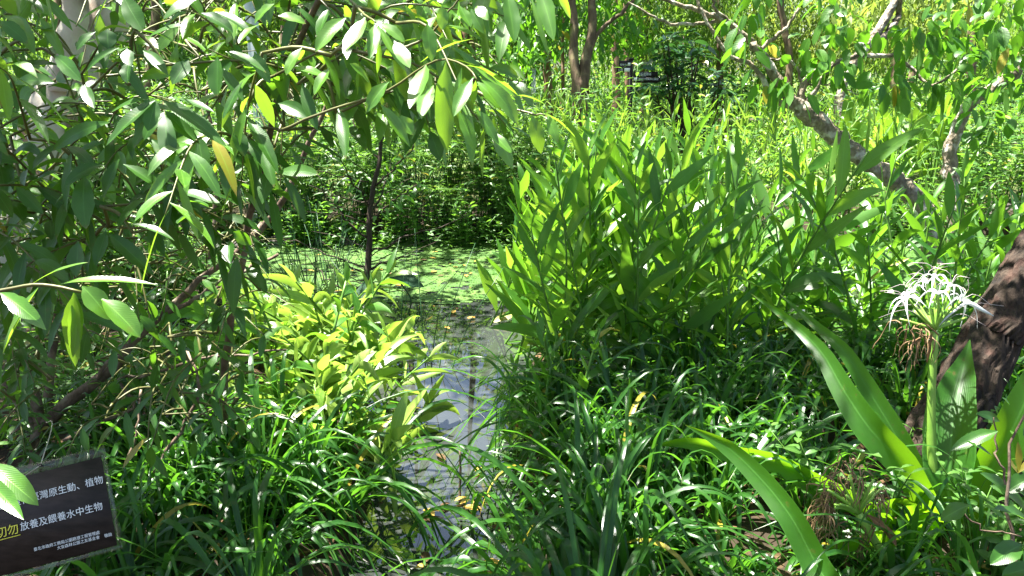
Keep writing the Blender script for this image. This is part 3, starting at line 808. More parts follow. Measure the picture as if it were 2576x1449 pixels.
scatter(LBU, [q for q in [(rng.uniform(-4.4, -1.8), rng.uniform(5.0, 7.9)) for i in range(60)] if ground_h(q[0], q[1]) > .03] + [(rng.uniform(-6, .7), rng.uniform(7.75, 8.15)) for i in range(34)] + [(rng.uniform(.7, 7.5), rng.uniform(7.7, 8.3)) for i in range(36)], 'low bushes along the waterline', 'low leafy bush at the edge of the duckweed', (.7, 1.15))
scatter(BH, sp, 'leafy bushes on the far bank', 'green leafy bush in the thicket along the far bank', (.75, 1.25))

# places the photo shows in direct sun: the crowns leave gaps towards them
LIT = [(P(900, 90, 1.35), .17), (P(1010, 110, 1.35), .14), (P(1080, 190, 1.35), .16), (P(1220, 240, 1.35), .18), (P(1150, 330, 1.35), .1), (P(1160, 40, 1.35), .15), (P(1290, 40, 1.35), .15), (P(1380, 30, 1.35), .12), (P(600, 130, 1.65), .15), (P(560, 60, 1.6), .14), (P(420, 290, 1.65), .14), (P(350, 120, 1.65), .1), (P(500, 220, 1.65), .1),
       (P(200, 790, 1.2), .10), (P(1000, 1010, 3.6), .42), (P(960, 900, 4.0), .34), (P(1060, 1090, 3.3), .28), (P(820, 870, 4.2), .30), (P(880, 960, 3.8), .2), (P(720, 780, 4.6), .2),
       (P(1270, 560, 5.2), .3), (P(1340, 640, 5.0), .2), (P(1560, 420, 5.2), .24), (P(1650, 640, 5.0), .18), (P(1330, 500, 5.2), .32), (P(1640, 500, 5.2), .28), (P(1480, 420, 5.2), .3), (P(1250, 650, 5), .2), (P(1430, 690, 4.9), .16), (P(1830, 620, 5), .2), (P(1960, 430, 5.2), .2), (P(1740, 430, 5.2), .2), (P(1560, 600, 5.0), .12), (P(1700, 720, 5), .15),
       (P(930, 1330, 2.6), .15), (P(700, 1060, 3.0), .16), (P(620, 1040, 3.1), .16), (P(880, 1260, 2.7), .15), (P(960, 1420, 2.5), .12), (P(760, 1190, 2.8), .1), (P(1600, 1330, 2.5), .08), (P(1700, 1280, 2.6), .10), (P(1900, 1230, 2.5), .10), (P(1150, 1380, 2.6), .2), (P(1130, 1440, 2.5), .14), (P(1560, 1120, 3.2), .1),
       (P(2400, 1250, 2.75), .08), (P(2400, 1060, 2.75), .1), (P(2420, 950, 2.75), .06), (P(2290, 1180, 2.7), .06), (P(1990, 1280, 2.4), .08), (P(2200, 1020, 2.8), .06), (P(2100, 880, 2.9), .05), (P(1900, 1150, 2.7), .06), (P(1800, 1080, 2.6), .07), (P(2480, 1200, 2.7), .06),
       (P(900, 640, 7.5), .3), (P(1050, 690, 6.8), .2), (P(760, 700, 6.5), .25), (P(1100, 620, 8), .3), (P(650, 640, 8), .3), (P(980, 600, 8.3), .3), (P(2000, 620, 6), .3), (P(2250, 640, 5.5), .2), (P(600, 650, 2.4), .12), (P(430, 760, 2.3), .08)]
for (x0, x1, y0, y1, n, d0, d1, r) in ((320, 1000, 1080, 1420, 8, 2.6, 2.9, .085), (1320, 2050, 1000, 1420, 9, 2.6, 3.2, .075), (2000, 2560, 760, 1420, 9, 2.5, 2.8, .055), (1220, 1950, 360, 700, 14, 4.6, 5.2, .24), (1300, 1900, 600, 860, 8, 4.2, 4.6, .14), (1960, 2500, 500, 800, 9, 4.4, 5.0, .14)):
    for _ in range(n):
        LIT.append((P(rng.uniform(x0, x1), rng.uniform(y0, y1), rng.uniform(d0, d1)), r * rng.uniform(.6, 1.4)))
LC = np.array([c for c, r in LIT]); LRr = np.array([r for c, r in LIT])
def sun_clear(p, scale=1.0, near=0.0):
    """False for points that stand between the sun and a patch the photo shows sunlit"""
    rel = p[:, None] - LC[None]
    al = rel @ SUN
    dist = np.linalg.norm(rel - al[..., None] * SUN, axis=-1)
    return ~((dist < LRr[None] * scale + .055) & (al > near)).any(1)
def to_px(p):
    r = np.atleast_2d(p) - CAM
    d = r @ FW
    return 1288 + (r @ RT) / d / HF * 1288, 724.5 - (r @ UPV) / d / HF * 1288, d
# ------------------------------------------------------------------ water willows on the left
def PP(pts, d0, d1=None):
    d1 = d0 if d1 is None else d1
    k = len(pts)
    return np.array([P(x, y, d0 + (d1 - d0) * i / max(1, k - 1)) for i, (x, y) in enumerate(pts)])
def hero_parts(parent, org, mat, rows, d, nb=(0.62, 0.6), tint=None, name='leaf', wave=.06):
    for r in rows:
        l1 = Leaves(); hero(l1, [r], d, nb=nb, tint=tint)
        link(name, l1.mesh(name, 'lance', 12, 2, wave=wave, origin=org, twist=.2), mat, parent)
def hero(lv, rows, d, dd=0.05, nb=(0.62, 0.6), tint=None):
    """single leaves: (base x, y, tip x, y, width) in photo units, at depth d"""
    for r in rows:
        x1, y1, x2, y2, w = r[:5]
        dl = d + (r[5] if len(r) > 5 else rng.uniform(-.06, .06))
        B = P(x1, y1, dl); T = P(x2, y2, dl + rng.normal(-0.01, dd * .5))
        L = np.linalg.norm(T - B)
        C = (B + T) / 2 + UPV * L * (0.10 if abs(x2 - x1) > abs(y2 - y1) * 0.7 else 0.02) + RT * rng.normal(0, .05) * L - FW * L * rng.uniform(.02, .12)
        N = unit(-FW * nb[0] + np.array([0, 0, 1.0]) * nb[1] + rng.normal(0, .22, 3))
        lv.add(B, C, T, N, w * pxm(dl), rng.uniform(.1, .9) if tint is None else tint, rng.uniform(.12, .4))
def sprig(lv, tb, path, n, L, W, r0=.004, r1=.0015, droop=.35, start=.15, seg=5, spread=1.0):
    path = smooth_path(path, 12)
    if tb is not None:
        tb.add(path, np.linspace(r0, r1, 12), seg)
    f = np.linspace(start, 1, n) * 11
    i0 = np.minimum(f.astype(int), 10)
    pts = path[i0] + (path[i0 + 1] - path[i0]) * (f - i0)[:, None]
    tan = unit(path[i0 + 1] - path[i0])
    a = np.arange(n) * 2.4 + rng.uniform(0, 6.28)
    u = unit(np.cross(tan, np.array([0, 0, 1.0]) + rng.normal(0, .05, 3))); v = np.cross(u, tan)
    d = tan * .65 + spread * (u * np.cos(a)[:, None] + v * np.sin(a)[:, None] * .7) + np.array([0, 0, -.18])
    ll = L * rng.uniform(.65, 1.15, n)
    lv.grow(pts, d, ll, W * rng.uniform(.8, 1.15, n), droop * rng.uniform(.3, 1.6, n), N=unit(np.array([0, -.25, 1.0]) + rng.normal(0, .4, (n, 3))), fold=rng.uniform(.1, .4, n))

wil_o = G(95, 1200, 0.12)
wA = thing('water_willow', 'water willow with dark forking stems behind the hanging black sign', 'willow', wil_o)
def wpart(name, mesh, mat, parent):
    return link(name, mesh, mat, parent)
# thick stems of the near willow
tb = Tubes()
woodA = []
def stem(tbs, pts, d0, d1, r0, r1, n=18, seg=8, jit=.004):
    w = smooth_path(PP(pts, d0, d1), n, jit)
    woodA.append(w[n // 4:])
    own = tbs is None
    if own:
        tbs = Tubes()
    tbs.add(w, np.linspace(r0, r1, n), seg, wob=.04)
    if own:
        link('branch', tbs.mesh('branch', wil_o), M['stembark'], wA)
dW = (wil_o - CAM) @ FW
stem(tb, [(88, 1230), (92, 1120), (98, 1050), (85, 985), (30, 930), (-40, 880)], dW, dW, .030, .016)
stem(tb, [(98, 1075), (190, 1000), (290, 915), (350, 845), (430, 770), (520, 690), (600, 630), (660, 560)], dW, dW + .3, .026, .009, 24)
link('trunk', tb.mesh('trunk', wil_o), M['stembark'], wA)
stem(None, [(425, 785), (520, 735), (600, 690), (700, 640)], dW + .1, dW + .1, .010, .006)
stem(None, [(600, 640), (670, 560), (705, 515), (760, 400), (810, 290), (850, 215), (860, 150)], dW + .28, dW + .1, .016, .007, 22)
stem(None, [(120, 1000), (132, 900), (142, 800), (150, 700), (130, 515), (85, 420), (40, 290), (0, 200)], dW - .1, dW + .2, .016, .008, 22)
stem(None, [(530, 650), (538, 560), (540, 480), (545, 390), (520, 260), (540, 120)], dW + .2, dW + .2, .010, .005)
stem(None, [(-20, 930), (40, 1000), (95, 1090)], dW - .05, dW, .012, .018)
stem(None, [(160, 1110), (260, 1060), (340, 1020), (300, 960), (420, 930), (500, 905), (640, 890), (720, 880)], dW - .1, dW + .1, .009, .004, 24)
stem(None, [(240, 960), (300, 880), (345, 830)], dW + .05, dW + .05, .008, .006)
stem(None, [(280, 1440), (360, 1260), (420, 1140), (470, 1060), (500, 980), (490, 930), (470, 880)], dW - .35, dW - .2, .009, .005, 22)
stem(None, [(350, 1300), (320, 1200), (345, 1080), (355, 980)], dW - .3, dW - .2, .006, .004)
stem(None, [(330, 1350), (420, 1290), (520, 1200), (600, 1150)], dW - .35, dW - .2, .004, .002)
stem(None, [(860, 170), (838, 130), (827, 100)], dW + .05, dW - .1, .006, .004)

# leafy sprays of the near willow filling the left half, each twig growing from the nearest wood
OPEN_LINES = [(np.array([(98, 1075), (190, 1000), (290, 915), (350, 845), (430, 770), (520, 690), (600, 630)]), 30, .8), (np.array([(95, 1180), (98, 1050), (85, 985)]), 40, .8),
              (np.array([(20, 560), (40, 490), (110, 330), (180, 200), (250, 60)]), 50, .35), (np.array([(640, 0), (655, 330)]), 26, .7), (np.array([(705, 515), (760, 400), (850, 215)]), 26, .6)]
def in_the_open(B, E):
    """True where the photo shows bare wood with few leaves before it"""
    for line, w, pr in OPEN_LINES:
        for q in (B, B * .4 + E * .6, E):
            x, y, d = to_px(q)
            ab = line[1:] - line[:-1]; ap = np.array([x[0], y[0]]) - line[:-1]
            t = np.clip((ap * ab).sum(1) / (ab * ab).sum(1), 0, 1)
            if np.min(np.linalg.norm(ap - ab * t[:, None], axis=1)) < w and rng.random() < pr:
                return True
    return False
def grow_sprays(nodes, jobs, tb):
    nodes = [np.asarray(q) for q in nodes]
    A = np.vstack(nodes)
    jobs = sorted(jobs, key=lambda j: np.min(np.linalg.norm(A - j[1], axis=1)))
    for lvq, B, dirv, Ls, n, L, W, dr in jobs:
        x, y, d = to_px(B + dirv * Ls)
        if x[0] > 1290 or (x[0] > 900 and y[0] > 300) or (x[0] > 740 and y[0] > 340) or in_the_open(B, B + dirv * Ls):
            continue
        k = np.argmin(np.linalg.norm(A - B, axis=1)); q = A[k]
        gap = np.linalg.norm(B - q)
        if gap > .04:
            mid = (q + B) / 2 + np.array([0, 0, .12 * gap]) + rng.normal(0, .03, 3) * gap
            w = smooth_path([q, mid, B], 8)
            tb.add(w, np.linspace(.0045 + .003 * min(gap, 1), .0035, 8), 5)
            A = np.vstack([A, w[1:]])
        path = [B, B + dirv * Ls * .5 + np.array([0, 0, .02]), B + dirv * Ls + np.array([0, 0, -.06])]
        sprig(lvq, tb, path, n, L, W, .0035, .0012, droop=dr)
        A = np.vstack([A, np.array(path)[1:2]])
lv = Leaves(); lf = Leaves(); tb = Tubes()
jobs = []
for i in range(620):
    x = rng.uniform(-120, 880) if i < 550 else rng.uniform(600, 1180)
    y = (rng.uniform(-60, 930) if x < 620 else rng.uniform(-60, 640)) if i < 550 else rng.uniform(-60, 300)
    if 60 < x < 310 and y < 480 and rng.random() < .55:
        continue
    if 560 < x < 680 and y < 340 and rng.random() < .6:
        continue
    if x > 800 and y > 300 or x > 560 and y > 430 or y > 640:
        continue
    d = rng.uniform(1.75, 3.3)
    dirv = unit(np.array([rng.uniform(-.3, 1.0), rng.uniform(-.9, .5), rng.uniform(-.35, .5)]))
    jobs.append((lf if (rng.random() < .5 and y < 420) else lv, P(x, y, d), dirv, rng.uniform(.25, .42), int(rng.integers(9, 14)), rng.uniform(.095, .13), rng.uniform(.025, .034), .35))
for i in range(190):          # lower sprays in the shade
    x = rng.uniform(-80, 640); y = rng.uniform(520, 1060)
    dirv = unit(np.array([rng.uniform(-.4, 1.0), rng.uniform(-.9, .4), rng.uniform(-.3, .4)]))
    jobs.append((lv, P(x, y, rng.uniform(2.2, 3.4)), dirv, rng.uniform(.2, .32), int(rng.integers(6, 10)), rng.uniform(.06, .10), rng.uniform(.022, .032), .3))
grow_sprays(woodA, jobs, tb)
link('twig', tb.mesh('twig', wil_o), M['twig'], wA)
for q in (lv, lf):
    bb = np.concatenate(q.B)
    q.filter(sun_clear(bb, 1.05, .05))
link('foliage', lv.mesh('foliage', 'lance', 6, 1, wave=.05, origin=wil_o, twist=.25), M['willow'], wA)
link('sunlit_foliage', lf.mesh('sunlit_foliage', 'lance', 6, 1, wave=.05, origin=wil_o, twist=.25), M['willow_lit'], wA)
# large single leaves nearest the camera on the left
hero_parts(wA, wil_o, M['willow'], [(390, 253, 267, 367, 50), (413, 283, 362, 353, 40), (413, 287, 433, 417, 50), (417, 280, 503, 363, 42), (410, 253, 573, 373, 46), (430, 247, 540, 283, 32),
          (373, 250, 277, 285, 34), (392, 252, 372, 330, 44), (277, 307, 133, 380, 40), (547, 143, 547, 243, 56), (473, 150, 433, 213, 50), (563, 173, 613, 257, 34),
          (567, 130, 670, 183, 40), (507, 33, 587, 83, 42), (540, 30, 637, 90, 34), (467, 63, 370, 97, 30), (493, 0, 410, 50, 42), (270, 73, 273, 123, 45), (240, 80, 193, 127, 25),
          (320, 123, 330, 167, 34), (325, 155, 320, 210, 40), (300, 120, 217, 180, 22), (360, 127, 423, 190, 30), (310, -10, 360, 80, 52), (0, 53, 70, 110, 40), (137, 140, 207, 207, 40),
          (213, 213, 238, 273, 30), (52, -10, 110, 32, 30), (610, 205, 560, 300, 30), (640, 130, 680, 210, 34)], 1.62)
hero_parts(wA, wil_o, M['willow'], [(300, 400, 260, 500, 46), (310, 413, 430, 500, 40), (257, 413, 163, 467, 40), (213, 440, 217, 577, 56), (267, 580, 240, 670, 36), (273, 587, 387, 693, 46), (327, 563, 440, 607, 30),
          (197, 607, 193, 697, 50), (577, 607, 580, 663, 42), (587, 583, 633, 617, 36), (590, 320, 615, 395, 40), (615, 350, 680, 430, 38), (380, 350, 460, 440, 44), (500, 340, 520, 440, 46),
          (620, 290, 700, 440, 40), (760, 210, 800, 330, 34), (850, 270, 870, 400, 36), (700, 260, 780, 300, 40), (40, 470, 110, 540, 36), (150, 430, 60, 480, 34), (450, 480, 560, 520, 34), (660, 380, 690, 470, 32)], 1.75)
# sunlit sprig reaching in from the left edge
tb = Tubes(); tb.add(smooth_path(PP([(-60, 742), (20, 728), (90, 716), (150, 722), (205, 735)], 1.2), 12), np.linspace(.0035, .002, 12), 6)
link('sprig', tb.mesh('sprig', wil_o), M['twig'], wA)
hero_parts(wA, wil_o, M['willow_lit'], [(187, 737, 190, 923, 64), (97, 723, 7, 893, 56), (207, 720, 277, 805, 58), (255, 752, 353, 850, 66), (190, 740, 183, 900, 44, .03)], 1.2, tint=.6)
hero_parts(wA, wil_o, M['willow_lit'], [(143, 718, 393, 716, 34), (80, 715, 223, 660, 24)], 1.2, nb=(.15, 1.0), tint=.7)
hero_parts(wA, wil_o, M['willow_lit'], [(0, 735, 117, 830, 46), (-30, 1165, 97, 1272, 62), (-60, 1190, 60, 1308, 50)], 1.24, tint=.3)

# long branch of a second willow arching over the middle, its leaves hanging in full sun
wB_o = G(560, 1130, .12)
wB = thing('water_willow', 'water willow whose bright long leaves hang over the top middle of the pond', 'willow', wB_o)
tb = Tubes()
base = wB_o
tp = [base, P(600, 700, 2.3), P(690, 300, 2.1), P(780, 40, 1.9), P(830, -60, 1.75)]
w = smooth_path(tp, 22, .004); woodB = [w[8:]]
tb.add(w, np.linspace(.016, .007, 22), 7, wob=.04)
link('trunk', tb.mesh('trunk', wB_o), M['stembark'], wB)
tb = Tubes()
for pts, d0, d1 in (([(780, 20), (870, 300), (985, 225), (1073, 162), (1126, 149), (1175, 167), (1200, 201)], 1.6, 1.32),
                    ([(830, -60), (900, 20), (945, 56)], 1.7, 1.36), ([(985, 130), (1075, 92), (1120, 40), (1170, -20)], 1.5, 1.45),
                    ([(830, -60), (1100, -70), (1300, -40), (1400, -40)], 1.7, 1.3), ([(1200, 230), (1300, 275), (1371, 290)], 1.4, 1.34), ([(1160, 220), (1200, 330), (1246, 430)], 3.2, 3.4)):
    if pts[0] == (780, 20):
        pts = [(700, 330), (850, 270)] + pts[2:]
    tb = Tubes(); w = smooth_path(PP(pts, d0, d1), 18, .0008); woodB.append(w)
    tb.add(w, np.linspace(.0032, .0014, 18), 6)
    link('branch', tb.mesh('branch', wB_o), M['twig'], wB)
hero_parts(wB, wB_o, M['willow_lit'], [(918, 44, 862, 134, 48), (870, 45, 793, 132, 48), (945, 59, 929, 149, 36), (955, 59, 1019, 108, 32), (992, 103, 1031, 172, 38), (1075, 59, 1086, 156, 46), (1112, 15, 1112, 76, 34),
          (1156, 15, 1185, 69, 32), (1200, 15, 1229, 51, 30), (1185, 22, 1222, 86, 32), (1072, 164, 1030, 274, 50), (979, 206, 921, 284, 42), (1161, 171, 1136, 301, 38), (1122, 157, 1124, 386, 56),
          (1188, 198, 1141, 294, 42), (1212, 201, 1303, 316, 46), (1193, 169, 1298, 245, 38), (1274, -20, 1294, 108, 48), (1352, -40, 1394, 103, 48), (1153, 280, 1195, 380, 36), (1198, 273, 1255, 363, 32),
          (958, 263, 1031, 370, 38), (1338, 290, 1361, 387, 40), (1090, 215, 1060, 300, 44), (1010, 290, 1040, 340, 40), (1230, 330, 1290, 390, 30), (700, 40, 770, 60, 36), (660, 60, 600, 110, 34), (760, 120, 720, 190, 34),
          (880, 160, 930, 210, 34), (830, 170, 790, 240, 36), (690, 10, 640, 60, 40), (740, 170, 830, 200, 34)], 1.33)
hero_parts(wB, wB_o, M['willow_lit'], [(950, 61, 1024, 183, 22), (953, 103, 949, 185, 16), (1197, 201, 1190, 265, 16), (1200, 206, 1261, 279, 38), (1400, -40, 1435, 47, 32), (1335, -10, 1381, 143, 16), (1378, 290, 1405, 360, 28)], 1.33, tint=.9)
hero_parts(wB, wB_o, M['willow_lit'], [(1058, 157, 1190, 98, 26), (1139, 147, 1303, 240, 32), (1371, 285, 1448, 347, 20), (1300, 240, 1370, 262, 22), (1170, 165, 1250, 190, 22)], 1.33, nb=(.2, 1.0), tint=.5)
lv = Leaves(); tb = Tubes(); jobs = []
for i in range(46):
    x = rng.uniform(560, 1180); y = rng.uniform(-60, 280) if x < 1000 else rng.uniform(-90, 60)
    dirv = unit(np.array([rng.uniform(-.2, 1.0), rng.uniform(-.7, .5), rng.uniform(-.4, .4)]))
    jobs.append((lv, P(x, y, rng.uniform(1.55, 2.6)), dirv, .3, int(rng.integers(8, 12)), rng.uniform(.10, .135), rng.uniform(.026, .036), .5))
grow_sprays(woodB, jobs, tb)
lv.filter(sun_clear(np.concatenate(lv.B), 1.0, .05))
link('twig', tb.mesh('twig', wB_o), M['twig'], wB)
link('foliage', lv.mesh('foliage', 'lance', 6, 1, wave=.05, origin=wB_o, twist=.25), M['willow_lit'], wB)
# saplings on the right margin
wC_o = G(2540, 1560, .1)
wC = thing('willow_sapling', 'low willow sapling with toothed grey green leaves in the bottom right corner', 'sapling', wC_o)
tb = Tubes(); lv = Leaves()
d = 1.75
stem(tb, [(2560, 1560), (2545, 1330), (2530, 1200), (2560, 1080), (2600, 1000)], d, d, .005, .002, 14, 6)
stem(tb, [(2530, 1220), (2510, 1130), (2500, 1050)], d, d, .003, .0015, 10, 5)
stem(tb, [(2420, 1280), (2480, 1330), (2570, 1350)], d, d, .002, .0015, 10, 5)
hero(lv, [(2510, 1085, 2390, 1135, 44), (2515, 1060, 2455, 1040, 26), (2540, 1020, 2520, 1000, 22), (2500, 1150, 2430, 1110, 20), (2590, 1290, 2465, 1190, 48), (2440, 1270, 2365, 1310, 44), (2600, 1320, 2500, 1280, 44),
          (2570, 1370, 2490, 1420, 60), (2600, 1200, 2530, 1240, 50), (2580, 1110, 2600, 1060, 30), (2600, 1430, 2520, 1449, 50)], d, nb=(.5, .8), tint=.45)
hero(lv, [(2562, 1190, 2560, 1110, 20), (2560, 1190, 2535, 1150, 14), (2560, 1190, 2600, 1150, 16)], d, tint=.99)
link('stem', tb.mesh('stem', wC_o), M['stembark'], wC)
link('foliage', lv.mesh('foliage', 'lance', 10, 2, wave=.08, origin=wC_o), M['willow'], wC)

# ------------------------------------------------------------------ the white spider lily
cr_o = G(2385, 1345, .10)
dC = (cr_o - CAM) @ FW
lily = thing('spider_lily', 'large spider lily with a white flower head beside the dark leaning trunk', 'lily', cr_o)
def ribbon(pts, widths, depths, roll=0.0, fold=.25, n=26, prof=None, wave=0.0):
    """a strap leaf along photo points with its own depth at each; the blade's face is rolled about its length"""
    W3 = np.array([P(x, y, d) for (x, y), d in zip(pts, depths)])
    path = smooth_path(W3, n)
    seg = np.linspace(0, 1, len(widths)); w = np.interp(np.linspace(0, 1, n), seg, widths) * pxm(np.mean(depths))
    tan = unit(np.gradient(path, axis=0))
    view = unit(CAM - path)
    s = unit(np.cross(tan, view)); nn = np.cross(s, tan)
    c, q = math.cos(roll), math.sin(roll)
    s, nn = s * c + nn * q, nn * c - s * q
    cols = np.linspace(-1, 1, 7)
    V = np.empty((n, 7, 3)); UV = np.empty((n, 7, 2))
    tt = np.linspace(0, 1, n)
    for j, u in enumerate(cols):
        wv = wave * np.sin(tt * 17 + (0 if u > 0 else 2)) * abs(u) ** 2
        V[:, j] = path + s * (u * w / 2 * math.cos(fold))[:, None] + nn * (w / 2 * (abs(u) ** 1.5 * math.sin(fold) + wv))[:, None]
        UV[:, j, 0] = u * .5 + .5; UV[:, j, 1] = tt
    idx = np.arange(n * 7).reshape(n, 7)
    F = np.stack([idx[:-1, :-1], idx[:-1, 1:], idx[1:, 1:], idx[1:, :-1]], -1).reshape(-1, 4)
    return V.reshape(-1, 3), F, UV.reshape(-1, 2)
def lily_leaf(pts, widths, depths, **kw):
    V, F, UV = ribbon(pts, widths, depths, **kw)
    return link('leaf', mkmesh('leaf', V - cr_o, F, UV, np.full(len(V), rng.uniform(.25, .7))), M['crinum'], lily)
D = dC
lily_leaf([(2385, 1345), (2385, 1240), (2392, 1120), (2405, 1000), (2425, 920), (2440, 855)], [48, 95, 126, 116, 74, 2], [D, D - .05, D - .02, D + .05, D + .1, D + .12], fold=.35, roll=.15, wave=.05)
lily_leaf([(2400, 1340), (2440, 1280), (2500, 1170), (2560, 1050), (2620, 920)], [46, 80, 100, 90, 60], [D, D - .05, D - .1, D - .15, D - .15], fold=.3, roll=-.2)
lily_leaf([(2372, 1330), (2325, 1255), (2270, 1165), (2190, 1080), (2125, 985), (2070, 890), (1984, 805), (1888, 738)], [42, 62, 74, 74, 56, 38, 22, 1], [D, D - .08, D - .1, D - .08, D, D + .1, D + .25, D + .4], fold=.3, roll=.2, wave=.04)
lily_leaf([(2378, 1330), (2320, 1220), (2262, 1110), (2190, 990), (2120, 880), (2050, 818), (1960, 738)], [38, 54, 56, 50, 36, 22, 1], [D + .06, D + .08, D + .1, D + .14, D + .2, D + .3, D + .42], fold=.3, roll=-.2)
lily_leaf([(2360, 1345), (2260, 1330), (2150, 1262), (2050, 1213), (1950, 1162), (1850, 1142), (1720, 1112), (1640, 1122)], [30, 46, 60, 62, 58, 54, 40, 1], [D - .1, D - .15, D - .15, D - .12, D - .08, D - .02, D + .05, D + .1], fold=.3, roll=.5)
lily_leaf([(2120, 1520), (2060, 1430), (1990, 1300), (1915, 1205), (1830, 1125), (1724, 1069)], [78, 72, 66, 58, 42, 1], [D - .55, D - .45, D - .4, D - .32, D - .25, D - .2], fold=.28, roll=.25, wave=.04)
lily_leaf([(2384, 1350), (2300, 1355), (2190, 1352), (2085, 1385), (1990, 1428)], [40, 60, 60, 44, 1], [D, D - .15, D - .25, D - .3, D - .3], fold=.25, roll=.8)
lily_leaf([(2375, 1345), (2300, 1290), (2240, 1270), (2180, 1290)], [36, 62, 66, 2], [D, D - .1, D - .18, D - .22], fold=.3, roll=.6)
lily_leaf([(2395, 1345), (2405, 1385), (2425, 1450), (2440, 1540)], [50, 76, 80, 60], [D, D - .12, D - .25, D - .35], fold=.2, roll=-.3)
lily_leaf([(2400, 1340), (2470, 1330), (2540, 1300), (2600, 1260)], [36, 56, 54, 30], [D, D - .1, D - .15, D - .15], fold=.3, roll=.6)
lily_leaf([(2375, 1345), (2345, 1180), (2338, 1060), (2345, 960)], [34, 50, 46, 2], [D + .1, D + .12, D + .16, D + .2], fold=.3, roll=-.5)
lily_leaf([(2290, 1400), (2280, 1340), (2288, 1420), (2300, 1520)], [40, 42, 44, 40], [D - .05, D - .12, D - .2, D - .3], fold=.3, roll=.2)
# flowering stalk and head
dF = D - .06
tb = Tubes(); tb.add(smooth_path(PP([(2365, 1330), (2345, 1150), (2343, 980), (2352, 835)], D, dF), 16), np.linspace(.017, .013, 16), 10)
link('stalk', tb.mesh('stalk', cr_o), M['stalk'], lily)
hub = P(2352, 828, dF)
ped = Tubes(); pet = Leaves(); fil = Tubes(); bud = Tubes()
heads = [(2352, 700), (2332, 715), (2300, 738), (2285, 752), (2390, 722), (2415, 758), (2360, 742)]
for k, (x, y) in enumerate(heads):
    c = P(x, y, dF + rng.uniform(-.07, .07))
    ped.add(smooth_path([hub, (hub + c) / 2 + RT * .005 * np.sign(x - 2352), c], 8), np.linspace(.0055, .0035, 8), 6)
    ax = unit(c - hub)
    u = unit(np.cross(ax, FW)); v = np.cross(ax, u)
    for j in range(6):
        a = j * math.pi / 3 + k
        out = u * math.cos(a) + v * math.sin(a)
        L = rng.uniform(.060, .082)
        C = c + ax * L * .6 + out * L * .5
        T = c + out * L * .95 - np.array([0, 0, 1.0]) * L * rng.uniform(.3, 1.0)
        pet.add(c, C, T, unit(ax + out * .3), rng.uniform(.0075, .0105), .5, .15)
        if j % 2 == 0:
            t2 = c + (ax * .6 + out * .9) * L * 1.15
            fil.add(smooth_path([c, c + ax * L * .6 + out * .2 * L, t2], 6), .0009, 3)
for (x2, y2) in ((2500, 795),):
    a, b = P(2437, 762, dF - .03), P(x2, y2, dF - .05)
    bud.add(smooth_path([hub, (hub + a) / 2 + UPV * .01, a, (a + b) / 2, b], 14), [.003] * 6 + [.004, .005, .0065, .0072, .0068, .0055, .004, .0008], 8)
for (x2, y2) in ((2225, 735), (2240, 775), (2525, 770), (2480, 820), (2210, 800)):
    fil.add(smooth_path([hub, P((2352 + x2) / 2, (828 + y2) / 2 - 35, dF), P(x2, y2, dF)], 8), .0008, 3)
for k in range(12):
    a = rng.uniform(-1.25, 1.25); L = rng.uniform(35, 75)
    e = P(2352 + math.sin(a) * L * 1.3, 828 - math.cos(a) * L, dF + rng.uniform(-.06, .06))
    ped.add(smooth_path([hub, (hub + e) / 2, e], 6), np.linspace(.0055, .0045, 6), 6)
fl = link('flower_head', ped.mesh('flower_head', cr_o), M['stalk'], lily)
link('petal', pet.mesh('petal', 'petal', 10, 1, origin=cr_o), M['petal'], fl)
link('bud', bud.mesh('bud', cr_o), M['petal'], fl)
link('stamen', fil.mesh('stamen', cr_o), plain_mat('stamen', (.5, .42, .42), .6, .3, .2), fl)
def curls(hubp, n, L, spread, down, name, parent):
    wt = Tubes()
    for k in range(n):
        a = rng.uniform(0, 6.28)
        o = RT * math.cos(a) + FW * math.sin(a)
        p = hubp + o * spread * rng.random() + UPV * rng.uniform(-.02, .05)
        pts = [p]
        dv = unit(o * .8 + UPV * rng.uniform(-.2, .9))
        for q in range(7):
            dv = unit(dv + np.array([0, 0, -1.0]) * down + rng.normal(0, .35, 3))
            pts.append(pts[-1] + dv * L / 7 * rng.uniform(.6, 1.3))
        wt.add(smooth_path(pts, 14), rng.uniform(.0009, .0032) * np.linspace(1, .4, 14), 5)
    link(name, wt.mesh(name, cr_o), M['withered'], parent)
curls(P(2320, 850, dF), 14, .13, .07, .6, 'withered_petals', fl)
curls(P(2290, 830, dF), 12, .15, .035, .8, 'withered_petals', fl)
# spent flower head on its own stalk, nearer
dS = D - .3
hb = P(2158, 1290, dS)
st = Tubes(); st.add(smooth_path(PP([(2330, 1560), (2255, 1449), (2200, 1360), (2160, 1292)], dS + .02, dS), 14), np.linspace(.016, .012, 14), 10)
link('stalk', st.mesh('stalk', cr_o), M['stalk'], lily)
ped = Tubes()
for k in range(24):
    a = rng.uniform(-1.5, .9); L = rng.uniform(45, 100)
    e = P(2158 + math.sin(a) * L, 1290 - math.cos(a) * L, dS + rng.uniform(-.07, .07))
    ped.add(smooth_path([hb, (hb + e) / 2 + UPV * .004, e], 6), np.linspace(.0055, .004, 6), 6)
sh = link('spent_flower_head', ped.mesh('spent_flower_head', cr_o), M['stalk'], lily)
sh['label'] = 'spent flower head with brown shrivelled petals'
for (x, y, n) in ((2080, 1240, 34), (2070, 1290, 34), (2110, 1200, 18), (2160, 1200, 20), (2210, 1260, 16), (2085, 1330, 20), (2150, 1340, 12), (2200, 1320, 12)):
    curls(P(x, y, dS), n, .10, .025, .75, 'withered_petals', sh)
dl = Leaves()
hero(dl, [(2180, 1295, 2255, 1375, 26)], dS, tint=.9)
link('withered_bract', dl.mesh('withered_bract', 'lance', 8, 2, wave=.25, origin=cr_o), M['dead'], sh)

